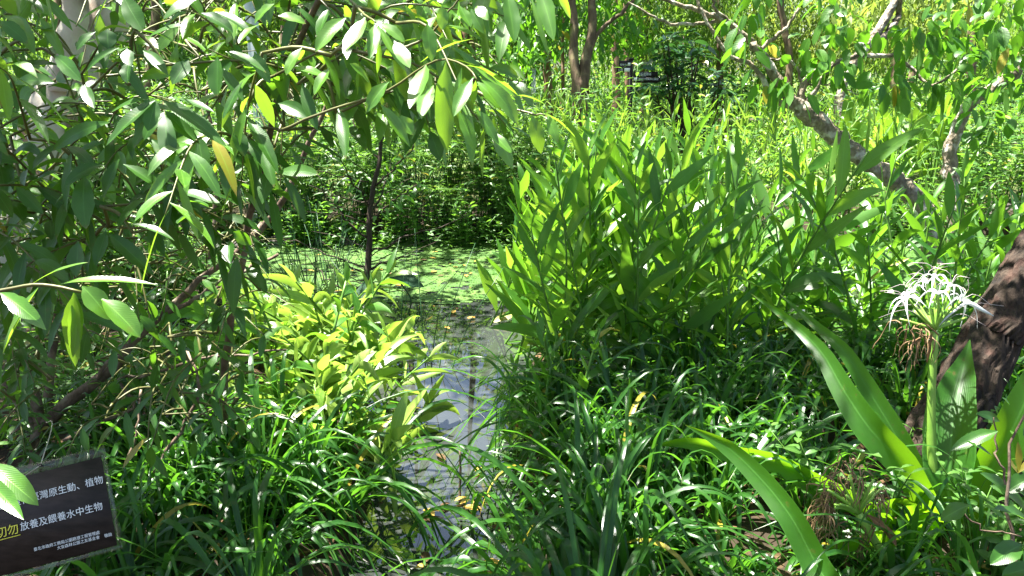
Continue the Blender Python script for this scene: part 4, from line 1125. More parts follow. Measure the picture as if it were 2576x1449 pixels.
d2 = Leaves()
hero(d2, [(2345, 835, 2332, 915, 11)], dF, tint=.9)
link('withered_bract', d2.mesh('withered_bract', 'lance', 8, 2, wave=.25, origin=cr_o), M['dead'], fl)

# ------------------------------------------------------------------ trees
def tree_tube(tbs, pts, d0, d1, r, n=26, seg=12, wobv=.05, jit=.006, ridge=0.0):
    path = smooth_path(PP(pts, d0, d1), n, jit)
    rad = np.interp(np.linspace(0, 1, n), np.linspace(0, 1, len(r)), r)
    tbs.add(path, rad, seg, wob=wobv, ridge=ridge)
    return path

# dark furrowed trunk leaning in from the right
tr_o = G(2330, 1230, .1); dT = (tr_o - CAM) @ FW
T1 = thing('dark_tree', 'dark furrowed trunk with red lichen leaning out of the right edge', 'tree', tr_o)
tb = Tubes()
tpth = tree_tube(tb, [(2320, 1260), (2350, 1130), (2420, 1000), (2520, 810), (2620, 640), (2800, 330), (3000, -50), (3100, -500)], dT, dT + .4, [.13, .115, .105, .105, .10, .10, .10, .09], 90, 72, .02, .004, ridge=.045)
top = tpth[-1]
link('trunk', tb.mesh('trunk', tr_o), M['darkbark'], T1)

# crowns overhead: leaf sprays, with gaps where the photo shows sun reaching the plants
def crown_leaves(centers, rad, per, L, W, lit=True):
    lv = Leaves()
    n = len(centers) * per
    c = np.repeat(np.asarray(centers), per, 0)
    off = unit(rng.normal(0, 1, (n, 3))) * (np.repeat(np.broadcast_to(rad, (len(centers),)), per) * rng.random(n) ** .45)[:, None] * np.array([1, 1, .65])
    p = c + off
    if lit:
        ok = sun_clear(p)
        p = p[ok]; off = off[ok]
    m_ = len(p)
    d = unit(off * .8 + rng.normal(0, .5, (m_, 3)) * np.linalg.norm(off, axis=1, keepdims=True) + np.array([0, 0, -.12]))
    lv.grow(p, d, L * rng.uniform(.7, 1.2, m_), W * rng.uniform(.8, 1.2, m_), .35)
    return lv
def overhead(xr, yr, zr, n):
    return np.stack([rng.uniform(*xr, n), rng.uniform(*yr, n), rng.uniform(*zr, n)], -1)
cc = overhead((-.4, 3.6), (2.2, 7.6), (2.9, 5.2), 240)
cc = cc[(cc[:, 0] > 2.0) | (cc[:, 1] < 5.0) | (rng.random(len(cc)) < .2)]
cc = cc[(cc[:, 2] - CAMZ) > (cc[:, 1]) * .16 + .5]
tb = Tubes()
for k in range(26):
    e = cc[rng.integers(len(cc))]
    s = tpth[rng.integers(70, 89)]
    w = smooth_path([s, (s + e) / 2 + np.array([0, 0, .4]), e], 14, .02)
    if sun_clear(w).mean() > .85:
        tb.add(w, np.linspace(.05, .012, 14), 7)
link('limb', tb.mesh('limb', tr_o), M['darkbark'], T1)
link('crown', crown_leaves(cc, .42, 62, .12, .05).mesh('crown', 'ovate', 3, 1, origin=tr_o), M['broad'], T1)

# pale smooth trunk behind the willow on the left
tl_o = G(-10, 800, .12); dP = 4.4
tl_o = P(20, 900, dP); tl_o[2] = .12
T2 = thing('pale_tree', 'pale grey forked trunk with dark knots behind the willow at left', 'tree', tl_o)
tb = Tubes()
tp2 = tree_tube(tb, [(-30, 980), (0, 700), (40, 490), (110, 330), (180, 200), (250, 60), (300, -60), (330, -400), (420, -900)], dP, dP + .2, [.17, .15, .135, .135, .12, .105, .09, .085, .07], 40, 18, .03, .01)
tree_tube(tb, [(165, 230), (170, 120), (190, 30), (180, -60), (140, -400)], dP - .05, dP - .3, [.08, .065, .06, .055, .04], 20, 12, .03)
link('trunk', tb.mesh('trunk', tl_o), M['palebark'], T2)
cc = np.vstack([overhead((-4.4, .3), (2.0, 6.4), (2.8, 5.4), 200), overhead((-5.5, .6), (6.6, 11.0), (3.3, 5.4), 95), overhead((-3.4, -.3), (1.6, 4.4), (2.9, 4.6), 70)] + [(P(x, y, 1.75) + SUN * rng.uniform(1.9, 3.2))[None] for x in (30, 130, 230, 300) for y in (1200, 1290, 1380)])  # unseen sprays: pond ones added for dapples, last ones to shade the notice
cc = cc[((cc[:, 2] - CAMZ) > (cc[:, 1]) * .16 + .5) & ~((np.abs(cc[:, 0] + .45) < .75) & (cc[:, 1] > 5)) & ((cc[:, 0] < -1.2) | (cc[:, 1] < 4.2) | (cc[:, 1] > 6.6) | (rng.random(len(cc)) < .35))]
tb = Tubes()
for k in range(26):
    e = cc[rng.integers(len(cc))]; s = tp2[rng.integers(30, 40)]
    w = smooth_path([s, (s + e) / 2 + np.array([0, 0, .4]), e], 14, .02)
    if sun_clear(w).mean() > .85:
        tb.add(w, np.linspace(.05, .012, 14), 7)
link('limb', tb.mesh('limb', tl_o), M['palebark'], T2)
link('crown', crown_leaves(cc, .42, 56, .12, .05).mesh('crown', 'ovate', 3, 1, origin=tl_o), M['broad'], T2)

# mottled tree leaning from the right, with its forks
dm = 7.2
tm_o = P(2345, 640, dm); tm_o[2] = .05
T3 = thing('mottled_tree', 'crooked mottled grey tree leaning left across the right side of the pond', 'tree', tm_o)
tb = Tubes()
tree_tube(tb, [(2360, 690), (2335, 560), (2283, 480), (2184, 410), (2105, 343), (2050, 300), (2012, 272)], dm, dm - .2, [.115, .09, .085, .082, .078, .076, .074], 44, 18, .06, .012, ridge=.02)
link('trunk', tb.mesh('trunk', tm_o), M['mottled'], T3)
def limbs(lst, name, mat, parent, org, d0, d1):
    tb = Tubes()
    for pts, r in lst:
        tree_tube(tb, pts, d0, d1, [v * .0035 for v in r], 18, 8, .04, .006)
    link(name, tb.mesh(name, org), mat, parent)
for lim in [([(2012, 275), (1970, 220), (1943, 183), (1917, 140), (1893, 107)], [18, 15, 13, 12, 10]),
            ([(1893, 107), (1850, 75), (1817, 50), (1757, 25), (1717, 13), (1640, -10)], [9, 8, 7, 6, 5, 4]),
            ([(2008, 272), (1964, 262), (1934, 227), (1914, 193), (1897, 167), (1834, 140), (1800, 95), (1784, 63), (1755, 10), (1745, -40)], [10, 8, 7, 6, 6, 5, 4, 4, 4, 3]),
            ([(1815, 52), (1760, 58), (1700, 62), (1640, 40), (1580, 5)], [5, 4, 4, 3, 2]),
            ([(2018, 265), (2017, 217), (2043, 187), (2084, 167), (2134, 147), (2200, 140), (2250, 140), (2284, 167), (2317, 197), (2334, 217), (2367, 207), (2417, 167)], [10, 9, 8, 6, 6, 6, 5, 5, 4, 4, 3, 3]),
            ([(2022, 270), (2050, 227), (2070, 193), (2110, 150)], [8, 6, 5, 3]),
            ([(1850, 90), (1840, 60), (1800, 20), (1790, -40)], [5, 4, 4, 3]),
            ([(1905, 130), (1935, 105), (1985, 60), (2010, 20)], [5, 5, 4, 3]),
            ([(2017, 217), (2000, 160), (1950, 150), (1900, 150)], [4, 3, 3, 2]),
            ([(2030, 210), (2090, 215), (2130, 225), (2160, 240)], [3, 2, 2, 1])]:
    limbs([lim], 'branch', M['mottled'], T3, tm_o, dm - .2, dm - .3)
def clump_leaves(spots, d0, per, L, W, rad):
    c = np.array([P(x, y, d0 + rng.uniform(-.4, .4)) for x, y in spots])
    return crown_leaves(c, rad, per, L, W, lit=False)
sp = [(rng.uniform(1850, 2230), rng.uniform(-30, 130)) for _ in range(8)] + [(rng.uniform(2230, 2600), rng.uniform(60, 240)) for _ in range(14)] + [(1880, 40), (1900, 90), (1950, 190), (2030, 120), (2100, 160), (2080, 190), (1990, 230)]
link('foliage', clump_leaves(sp, dm - .4, 9, .15, .085, .20).mesh('foliage', 'ovate', 5, 1, wave=.05, origin=tm_o), M['broad'], T3)

# second mottled tree further right
t4 = P(2405, 640, 7.6); t4[2] = .05
T4 = thing('mottled_tree', 'slender mottled trunk bending right near the right edge', 'tree', t4)
tb = Tubes()
tree_tube(tb, [(2410, 660), (2400, 480), (2387, 400), (2394, 350), (2417, 310), (2434, 267), (2467, 240), (2510, 213), (2600, 130), (2700, 0)], 7.6, 7.4, [.09, .075, .07, .065, .06, .055, .055, .05, .05, .04], 34, 12, .06, .01)
link('trunk', tb.mesh('trunk', t4), M['mottled'], T4)
sp = [(rng.uniform(2380, 2700), rng.uniform(-40, 330)) for _ in range(26)]
link('foliage', clump_leaves(sp, 7.2, 12, .14, .08, .28).mesh('foliage', 'ovate', 5, 1, wave=.05, origin=t4), M['broad'], T4)

# spindly dark shrub standing in the pond
dsb = 6.0
sb_o = P(925, 850, dsb); sb_o[2] = -.05
SB = thing('pond_shrub', 'spindly dark stemmed shrub standing in the pond by the duckweed', 'shrub', sb_o)
tb = Tubes()
sbp = smooth_path(np.vstack([sb_o[None], PP([(924, 830), (924, 700), (928, 600), (934, 500), (955, 400), (960, 300), (950, 220)], dsb)]), 30, .004)
tb.add(sbp, np.linspace(.032, .010, 30), 8, wob=.04)
link('trunk', tb.mesh('trunk', sb_o), M['twigdark'], SB)
tb = Tubes(); lv = Leaves()
for pts in ([(925, 690), (850, 650), (780, 620), (700, 600)], [(925, 640), (1000, 600), (1100, 570), (1180, 540)], [(926, 760), (860, 720), (820, 700), (770, 640)], [(926, 560), (1000, 500), (1060, 460)], [(930, 520), (880, 450), (850, 380)],
            [(926, 680), (990, 650), (1060, 640)], [(928, 600), (880, 560), (830, 500), (800, 440)], [(940, 470), (1010, 410), (1060, 330)], [(955, 400), (900, 330), (880, 260)], [(925, 720), (830, 740), (740, 720)], [(935, 540), (975, 450), (985, 400)]):
    w = PP(pts, dsb, dsb + rng.uniform(-.4, .4))
    tb.add(smooth_path(w, 12, .01), np.linspace(.009, .003, 12), 5)
    if pts[0][1] < 610:
        sprig(lv, None, w, 22, .10, .028, spread=1.3)
for k in range(22):
    y = rng.uniform(440, 760); x = 927
    e = P(x + rng.choice([-1, 1]) * rng.uniform(60, 190), y - rng.uniform(0, 80), dsb + rng.uniform(-.5, .5))
    b = P(x, y, dsb)
    tb.add(smooth_path([b, (b + e) / 2 + rng.normal(0, .03, 3), e], 8, .006), np.linspace(.005, .0015, 8), 4)
sprig(lv, None, sbp[20:], 40, .10, .028, spread=1.5)
link('branch', tb.mesh('branch', sb_o), M['twigdark'], SB)
link('foliage', lv.mesh('foliage', 'lance', 4, 1, origin=sb_o), M['willow'], SB)

# rushes criss-crossing in front of the duckweed
RU = []
for v in range(4):
    t = Tubes()
    for k in range(6):
        a = rng.uniform(0, 6.28); h = rng.uniform(.45, 1.0); ln = rng.uniform(.05, .55)
        b = np.array([math.cos(a), math.sin(a), 0]) * rng.uniform(0, .12)
        t.add(smooth_path([b, b + np.array([math.cos(a) * ln * .4, math.sin(a) * ln * .4, h * .55]), b + np.array([math.cos(a) * ln, math.sin(a) * ln, h])], 6), np.linspace(.0045, .0015, 6), 4)
    o = link('rush_clump', t.mesh('rush_clump'), M['rush'])
    RU.append(tag(o, 'x', 'rush clump', 'rush clumps in the pond'))
scatter(RU, spots_px((700, 1030, 740, 850), 7, .1) + spots_px((620, 900, 690, 760), 5, .1) + spots_px((1250, 1330, 1150, 1300), 1, .05) + spots_px((1020, 1100, 900, 1000), 1, .05), 'rush clumps in the pond', 'clump of thin dark rush stems in the pond near the spindly shrub', (.8, 1.25), tilt=.12)

# round leaves at the spindly shrub's foot
for (x, y, w, h, nb, lab) in ((935, 742, 95, 60, (.5, .7), 'blue green round pond leaf at the foot of the spindly shrub'), (1022, 712, 95, 30, (.25, 1), 'dark tilted pond leaf beside the spindly shrub'), (885, 760, 60, 50, (.6, .5), 'small dark round pond leaf left of the spindly shrub')):
    c = P(x, y, 5.7)
    base = np.array([c[0], c[1], -.03])
    r = thing('pond_leaf', lab, 'pond plant', base)
    lv = Leaves(); W = w * pxm(5.7)
    dirv = unit(np.array([rng.uniform(.6, 1), rng.uniform(-.5, .1), rng.uniform(-.35, .05)]))
    lv.add(c - dirv * W * .5, c + np.array([0, 0, .03]), c + dirv * W * .5, unit(-FW * nb[0] + np.array([0, 0, 1]) * nb[1]), W * .85, .4, .12)
    link('blade', lv.mesh('blade', 'cordate', 10, 2, wave=.12, origin=base), M['lotus'], r)
    t = Tubes(); t.add(smooth_path([base, (base + c) / 2 + np.array([.03, 0, 0]), c - dirv * W * .2], 8), .006, 6)
    link('stem', t.mesh('stem', base), M['rush'], r)

# ------------------------------------------------------------------ floating yellow leaves, a dead stick
k = 0
for (x, y) in [(1140, 785), (1150, 775), (1090, 770), (1185, 800), (1060, 770), (1020, 790), (1125, 825), (1095, 815), (1160, 1255), (1170, 1262), (1200, 1262), (1120, 1270), (1100, 1285), (1065, 1305), (1080, 1290), (1225, 1250), (1190, 1280), (1070, 1400), (1060, 1425), (1240, 1415), (1205, 1185), (1250, 1330), (1110, 1150)] + \
        [(rng.uniform(640, 1250), rng.uniform(620, 745)) for _ in range(26)]:
    g = G(x, y, .012)
    lv = Leaves(); a = rng.uniform(0, 6.28); L = rng.uniform(.045, .085)
    lv.grow(np.zeros((1, 3)) - np.array([[math.cos(a), math.sin(a), 0]]) * L / 2, [[math.cos(a), math.sin(a), .15]], L, L * rng.uniform(.35, .6), .12, N=np.array([[0, 0, 1.0]]))
    o = link('floating_leaf', lv.mesh('floating_leaf', 'ovate', 5, 1), M['yellow'] if rng.random() < .7 else M['dead'], None, tuple(g))
    tag(o, 'fallen leaf floating on the ' + ('duckweed' if y < 750 else 'narrow stream'), 'leaf', 'fallen leaves on the ' + ('duckweed' if y < 750 else 'stream'))
g = G(1155, 1272, -.02)
t = Tubes(); dd = (g - CAM) @ FW
t.add(smooth_path([g, P(1158, 1200, dd), P(1157, 1130, dd)], 10, .001), np.linspace(.006, .005, 10), 6)
tag(link('dead_stick', t.mesh('dead_stick'), M['timber']), 'pale dead stem standing upright in the narrow stream', 'stick')

# ------------------------------------------------------------------ hanging black notice in its clear sleeve
dN = 1.72
uu = unit(RT * math.cos(R(14.0)) + UPV * math.sin(R(14.0)) + FW * .10)
vv = UPV * math.cos(R(14.6)) - RT * math.sin(R(14.6)) + FW * .16
vv = unit(vv - uu * (vv @ uu)); nv = np.cross(uu, vv)
TRp = P(253, 1149, dN); kx = pxm(dN)
def BP(u, v, n=0.0):
    return TRp + uu * u * kx + vv * v * kx + nv * n
Rm = Matrix((uu, vv, nv)).transposed()
bw, bh = 345, 222
notice = thing('notice_sign', 'black notice with white Chinese lettering in a clear sleeve hung on string', 'sign', BP(-bw / 2, -bh))
no = np.array(notice.location)
def npart(name, c, hu, hv, hn, mat):
    o = link(name, boxmesh([(np.array(c) - no, (hu * kx, hv * kx, hn), (uu, vv, nv))], name), mat, notice)
    return o
npart('board', BP(-bw / 2 + 2, -bh / 2), bw / 2, bh / 2, .0012, M['board'])
def sleeve_strip(u0, u1, v0, v1):
    return (BP((u0 + u1) / 2, (v0 + v1) / 2, .0) - no, ((u1 - u0) / 2 * kx, (v1 - v0) / 2 * kx, .0009), (uu, vv, nv))
link('clear_sleeve', boxmesh([sleeve_strip(-bw - 10, 14, 0.5, 27), sleeve_strip(-bw - 10, 14, -bh - 12, -bh - .5), sleeve_strip(2.5, 14, -bh - .4, .4), sleeve_strip(-bw - 10, -bw + 1.5, -bh - .4, .4)], 'clear_sleeve'), M['plastic'], notice)
def text(body, u, v, size, mat, parent, org, align='RIGHT', mtx=None, off=.0022, name='lettering'):
    cu = bpy.data.curves.new('tmp', 'FONT')
    cu.body = body; cu.size = size; cu.align_x = align; cu.resolution_u = 3; cu.extrude = 0.0002
    tmp = bpy.data.objects.new('tmp', cu); COL.objects.link(tmp)
    bpy.context.view_layer.update()
    me = bpy.data.meshes.new_from_object(tmp.evaluated_get(bpy.context.evaluated_depsgraph_get()))
    bpy.data.objects.remove(tmp)
    me.materials.clear()
    me.name = name
    me.transform(Matrix.Translation(Vector(u)) @ mtx.to_4x4())
    o = link(name, me, mat, parent)
    return o
def ntext(body, u, v, px, mat, align='RIGHT'):
    return text(body, BP(u, v, .0024) - no, None, px * kx, mat, notice, no, align, Rm)
ntext('園區正復育臺灣原生動、植物', -2, -64, 22.3, M['letter'])
ntext('放養及餵養水中生物', -14, -127, 22.3, M['letter'])
ntext('切勿', -14 - 22.3 * 9 - 3, -130, 28, M['letteryellow'])
ntext('遊客', -14 - 22.3 * 9 - 3 - 57, -130, 24, M['letter'])
ntext('臺北市政府工務局公園路燈工程管理處', -32, -184, 9.4, M['letter'])
ntext('大安森林公園之友基金會', -34, -195, 9.4, M['letter'])
ntext('敬啟', -4, -196, 9.4, M['letter'])
npart('underline', BP(-14 - 22.3 * 9 - 3 - 28, -137, .002), 29, .9, .0006, M['letteryellow'])
for (u, v) in ((-52, 16), (-142, 16)):
    t = Tubes(); a = np.linspace(0, 6.28, 11)
    t.add([BP(u + 3 * math.cos(q), v + 3 * math.sin(q), .0055) for q in a], .0012, 5)
    link('eyelet', t.mesh('eyelet', no), M['twigdark'], notice)
t = Tubes()
t.add(smooth_path([BP(-142, 16, .006), P(115, 1130, dN + .1), P(116, 1060, dW - .05)], 10), .0012, 4)
t.add(smooth_path([BP(-142, 16, .006), P(60, 1200, dN), P(-10, 1270, dN - .02)], 8), .0012, 4)
link('string', t.mesh('string', no), M['string'], notice)

# ------------------------------------------------------------------ lamp post behind the willows
dpl = 8.6
pb = P(660, 560, dpl); pb[2] = .1
lp = thing('lamp_post', 'plain grey steel lamp post rising behind the willow leaves', 'lamp post', pb)
t = Tubes(); ptop = P(628, -700, dpl)
t.add(smooth_path([pb, P(657, 330, dpl), P(630, 0, dpl), ptop], 20), np.linspace(.075, .055, 20), 16)
link('post', t.mesh('post', pb), M['polemetal'], lp)
t = Tubes(); t.add([pb - np.array([0, 0, .02]), pb + np.array([0, 0, .12])], .12, 16)
link('base_plate', t.mesh('base_plate', pb), M['polemetal'], lp)
t = Tubes(); t.add([ptop + np.array([0, 0, q]) for q in (-.05, .05, .25, .45, .5)], [.08, .17, .19, .15, .02], 16)
link('lamp_head', t.mesh('lamp_head', pb), M['polemetal'], lp)

# ------------------------------------------------------------------ signpost with direction boards
dsg = 11.7
sg = P(1588, 258, dsg); sg[2] = float(ground_h(sg[0], sg[1]))
dsg_ = dsg
sgp = thing('signpost', 'dark brown fingerpost with four direction boards beyond the ginger', 'signpost', sg)
t = Tubes(); t.add([sg, P(1588, 150, dsg)], .028, 12)
t.add([P(1588, 151, dsg), P(1588, 147, dsg)], .036, 12)
link('post', t.mesh('post', sg), M['signbrown'], sgp)
ks = pxm(dsg)
RmS = Matrix((RT, np.array([0, 0, 1.0]), np.array([0, -1.0, 0]))).transposed()
def arm(x0, x1, y0, y1, text_, sub, icon, al):
    c = P((x0 + x1) / 2, (y0 + y1) / 2, dsg) + np.array([0, -.05, 0])
    ax = (RT, np.array([0, 1.0, 0]), np.array([0, 0, 1.0]))
    o = link('board', boxmesh([(c - sg, ((x1 - x0) / 2 * ks, .015, (y1 - y0) / 2 * ks), ax)], 'board'), M['signbrown'], sgp)
    if icon:
        ic = P(icon[0], icon[1], dsg) + np.array([0, -.068, 0])
        link('icon', boxmesh([(ic - sg, (icon[2] * ks, .003, icon[3] * ks), ax)], 'icon'), M['signwhite'], o)
    if text_:
        text(text_[0], P(text_[1], text_[2], dsg) + np.array([0, -.068, 0]) - sg, None, text_[3] * ks, M['letter'], o, sg, al, RmS)
    if sub:
        text(sub[0], P(sub[1], sub[2], dsg) + np.array([0, -.068, 0]) - sg, None, sub[3] * ks, M['letter'], o, sg, al, RmS)
arm(1556, 1585, 152.5, 166.2, ('服務中心', 1558, 165, 5.5), None, (1581, 162, 3, 4), 'LEFT')
arm(1550, 1585, 166.8, 181, ('公廁', 1553, 178, 6.5), ('Toilet', 1553, 181.5, 3), (1576, 176, 7, 4.5), 'LEFT')
arm(1592, 1653, 180.5, 194, ('兒童遊戲區', 1602, 189, 7), ('Playground', 1610, 191.7, 3), None, 'LEFT')
arm(1592, 1659, 194.6, 208, ('捷運大安森林公園站', 1604, 201, 5.6), ('MRT Station', 1604, 203.7, 2.6), (1597, 199, 4, 4), 'LEFT')

# ------------------------------------------------------------------ trees beyond the pond
NUP = {'brown trunk hidden behind the hanging willow leaves': 0, 'distant trunk left of the spindly shrub': 2, 'thick trunk behind the lowest hanging leaves': 0, 'reddish thin trunk among feathery foliage left of the steel post': 0, 'broken_tree': 8, 'forked_tree': 12, 'young_tree': 6, 'yellow_tree': 3, 'grey_tree': 0, 'twin dark trunks in the shade at far right': 7, 'dark trunk in the top right corner half hidden by leaves': 5, 'tall dark trunk behind the right hand dark glossy bush': 7}
def bg_tree(name, label, d, trunks, rmat, crown, lmat, org_px, per=70, L=.16, W=.05, rad=.5, cat='tree', droop=.6, group='trees beyond the pond', prof='lance'):
    o_ = P(org_px[0], org_px[1], d); o_[2] = float(ground_h(o_[0], o_[1])) - .05
    r = thing(name, label, cat, o_, group)
    tb = Tubes()
    for pts, rr in trunks:
        w = PP(pts, d)
        if pts[0][1] >= org_px[1]:
            w[0] = [w[0][0], w[0][1], o_[2]]
        n = 22
        path = smooth_path(w, n, .01)
        tb.add(path, np.interp(np.linspace(0, 1, n), np.linspace(0, 1, len(rr)), rr) * pxm(d) / 2, 10, wob=.07)
        if path[-1][2] > 2.2:
            e = path[-1] + np.array([rng.normal(0, .3), rng.normal(0, .3), 8.2 - path[-1][2]])
            tb.add(smooth_path([path[-1], (path[-1] + e) / 2 + rng.normal(0, .1, 3), e], 8), np.linspace(rr[-1] * pxm(d) / 2, .03, 8), 8)
    link('trunk', tb.mesh('trunk', o_), rmat, r)
    if crown:
        up = Leaves()
        nu = NUP.get(label, NUP.get(name, 12))
        c = np.array([o_[0], o_[1], 0]) + np.stack([rng.normal(0, 1.7, nu), rng.normal(-.3, 1.7, nu), rng.uniform(5.6, 8.6, nu)], -1)
        c = np.repeat(c, 60, 0)
        p = c + rng.normal(0, 1, c.shape) * np.array([.6, .6, .35])
        nu and up.grow(p, rng.normal(0, 1, c.shape) * np.array([1, 1, .5]), rng.uniform(.25, .42, len(p)), rng.uniform(.10, .18, len(p)), .3)
        if nu:
            link('upper_crown', up.mesh('upper_crown', 'ovate', 2, 1, origin=o_), lmat, r)
        lv = Leaves()
        for (x0, x1, y0, y1, n) in crown:
            c = np.array([P(rng.uniform(x0, x1), rng.uniform(y0, y1), d + rng.uniform(.3, 3.2)) for _ in range(n)])
            c = np.repeat(c, per, 0)
            p = c + rng.normal(0, 1, c.shape) * rad * np.array([.5, .5, .38])
            dd_ = unit(rng.normal(0, 1, c.shape) * np.array([1, 1, .5]) + np.array([0, 0, -.3]))
            lv.grow(p, dd_, L * rng.uniform(.6, 1.3, len(p)), W * rng.uniform(.7, 1.3, len(p)), droop)
        link('crown', lv.mesh('crown', prof, 2, 1, origin=o_), lmat, r)
    return r
bg_tree('forked_tree', 'dark forked tree rising from the far ginger bank', 13.0,
        [([(1455, 270), (1455, 233), (1448, 190), (1442, 150), (1445, 67), (1438, 0), (1436, -120), (1420, -300)], [46, 42, 30, 22, 20, 18, 15, 10]),
         ([(1466, 235), (1471, 167), (1488, 83), (1486, 0), (1495, -140), (1510, -300)], [34, 26, 21, 18, 14, 9]),
         ([(1490, 110), (1495, 100), (1525, 63), (1568, 27), (1591, 0), (1640, -50)], [10, 11, 10, 9, 8, 6])],
        M['brownbark'], [(1290, 1600, -30, 110, 34), (1260, 1380, 60, 170, 14), (1300, 1700, -190, -50, 40)], M['broad'], (1455, 270), per=26, L=.20, W=.10, rad=.55, prof='ovate')
bg_tree('broken_tree', 'stout brown trunk with a notched top left of the forked tree', 16.0, [([(1383, 300), (1383, 260), (1380, 215), (1379, 165), (1375, 60), (1372, -200)], [30, 25, 21, 25, 20, 14])],
        M['redbark'], [(1240, 1420, -40, 120, 34), (1230, 1400, -180, -50, 26)], M['feather_green'], (1383, 280), per=60, L=.17, W=.05)
bg_tree('young_tree', 'slim straight brown stem between the notched trunk and the forked tree', 15.0, [([(1415, 280), (1414, 180), (1415, 80), (1413, -100)], [9, 9, 8, 6])], M['redbark'], [(1390, 1440, -60, 40, 8)], M['feather_green'], (1415, 280), per=50)
bg_tree('bald_cypress', 'reddish thin trunk among feathery foliage left of the steel post', 22.0, [([(1318, 270), (1318, 200), (1320, 100), (1320, -200)], [15, 14, 13, 9])], M['redbark'],
        [(1150, 1400, -60, 160, 46), (1150, 1400, -190, -50, 30)], M['feather_green'], (1318, 270), per=90, L=.2, W=.05)
bg_tree('bald_cypress', 'pair of reddish trunks standing behind the signpost', 19.0, [([(1550, 285), (1550, 220), (1548, 150), (1545, -100)], [24, 19, 17, 12]), ([(1577, 285), (1576, 220), (1575, 160), (1574, -100)], [16, 12, 10, 8])], M['redbark'],
        [(1480, 1700, -60, 150, 46), (1500, 1720, -190, -50, 26)], M['feather'], (1560, 285), per=90, L=.2, W=.05, rad=.6)
bg_tree('bald_cypress', 'dark trunk directly right of the signpost with drooping pale foliage', 21.0, [([(1622, 290), (1621, 220), (1622, 130), (1626, 60), (1630, -200)], [24, 20, 19, 17, 12])], M['brownbark'],
        [(1560, 1800, -40, 130, 40), (1600, 1850, -190, -50, 26)], M['feather'], (1622, 290), per=90, L=.22, W=.05, rad=.7, droop=.9)
bg_tree('bald_cypress', 'tall dark trunk behind the right hand dark glossy bush', 24.0, [([(1812, 270), (1812, 180), (1810, 60), (1810, -200)], [20, 17, 15, 10])], M['brownbark'],
        [(1700, 1960, -40, 150, 46), (1700, 1980, -190, -50, 26)], M['feather'], (1812, 270), per=90, L=.22, W=.055, rad=.7)
bg_tree('yellow_tree', 'yellowish feathery tree glowing behind the mottled tree', 20.0, [([(1975, 300), (1982, 220), (1986, 150), (1974, 77), (1964, 0), (1960, -200)], [20, 18, 18, 17, 17, 10])], M['brownbark'],
        [(1930, 2240, 0, 150, 60), (1900, 2260, -180, -20, 24)], M['feather_yellow'], (1975, 300), per=90, L=.2, W=.055, rad=.7)
bg_tree('grey_tree', 'straight grey trunk bending right behind the fork of the mottled tree', 10.0, [([(2110, 420), (2112, 300), (2115, 230), (2150, 157), (2200, 83), (2237, 30), (2257, 0), (2330, -120)], [30, 27, 25, 24, 24, 22, 20, 16]), ([(2185, 110), (2230, 85), (2260, 40)], [20, 18, 14])], M['mottled'],
        [(2160, 2400, -60, 90, 30)], M['feather_yellow'], (2110, 420), per=70, L=.16, W=.05, rad=.5)
bg_tree('bald_cypress', 'twin dark trunks in the shade at far right', 18.0, [([(2250, 330), (2250, 270), (2250, 200), (2248, 100), (2250, -100)], [24, 22, 20, 18, 12]), ([(2272, 330), (2276, 260), (2290, 200), (2310, 120), (2330, -60)], [18, 16, 15, 14, 10])], M['brownbark'],
        [(2180, 2500, -40, 170, 60), (2200, 2500, -180, -50, 24)], M['feather'], (2255, 330), per=90, L=.18, W=.05, rad=.6)
bg_tree('bald_cypress', 'dark trunk in the top right corner half hidden by leaves', 14.0, [([(2440, 330), (2440, 200), (2445, 80), (2450, -100)], [26, 24, 22, 18]), ([(2540, 420), (2560, 330), (2580, 250)], [20, 24, 20])], M['brownbark'],
        [(2380, 2700, -40, 260, 60)], M['feather'], (2440, 330), per=70, L=.16, W=.05, rad=.6)
for (x, w, d, lab, mt, cx) in ((1000, 30, 15, 'brown trunk hidden behind the hanging willow leaves', 'brownbark', 'feather_green'), (720, 34, 12, 'dark trunk just right of the grey lamp post', 'brownbark', 'feather'), (560, 26, 16, 'trunk behind the willow left of the lamp post', 'redbark', 'feather_green'),
                           (380, 30, 14, 'dark trunk right of the pale forked trunk', 'brownbark', 'feather_green'), (150, 26, 17, 'slim trunk behind the pale forked trunk', 'brownbark', 'feather'), (860, 22, 20, 'distant trunk left of the spindly shrub', 'redbark', 'feather'), (1180, 40, 17, 'thick trunk behind the lowest hanging leaves', 'redbark', 'feather_green')):
    bg_tree('park_tree', lab, float(d), [([(x, 330), (x + rng.uniform(-6, 6), 200), (x + rng.uniform(-12, 12), 60), (x, -200)], [w, w * .85, w * .75, w * .5])], M[mt],
            [(x - 150, x + 150, -40, 190, 46), (x - 150, x + 150, -190, -50, 22)], M[cx], (x, 330), per=80, L=.18, W=.055, rad=.6)
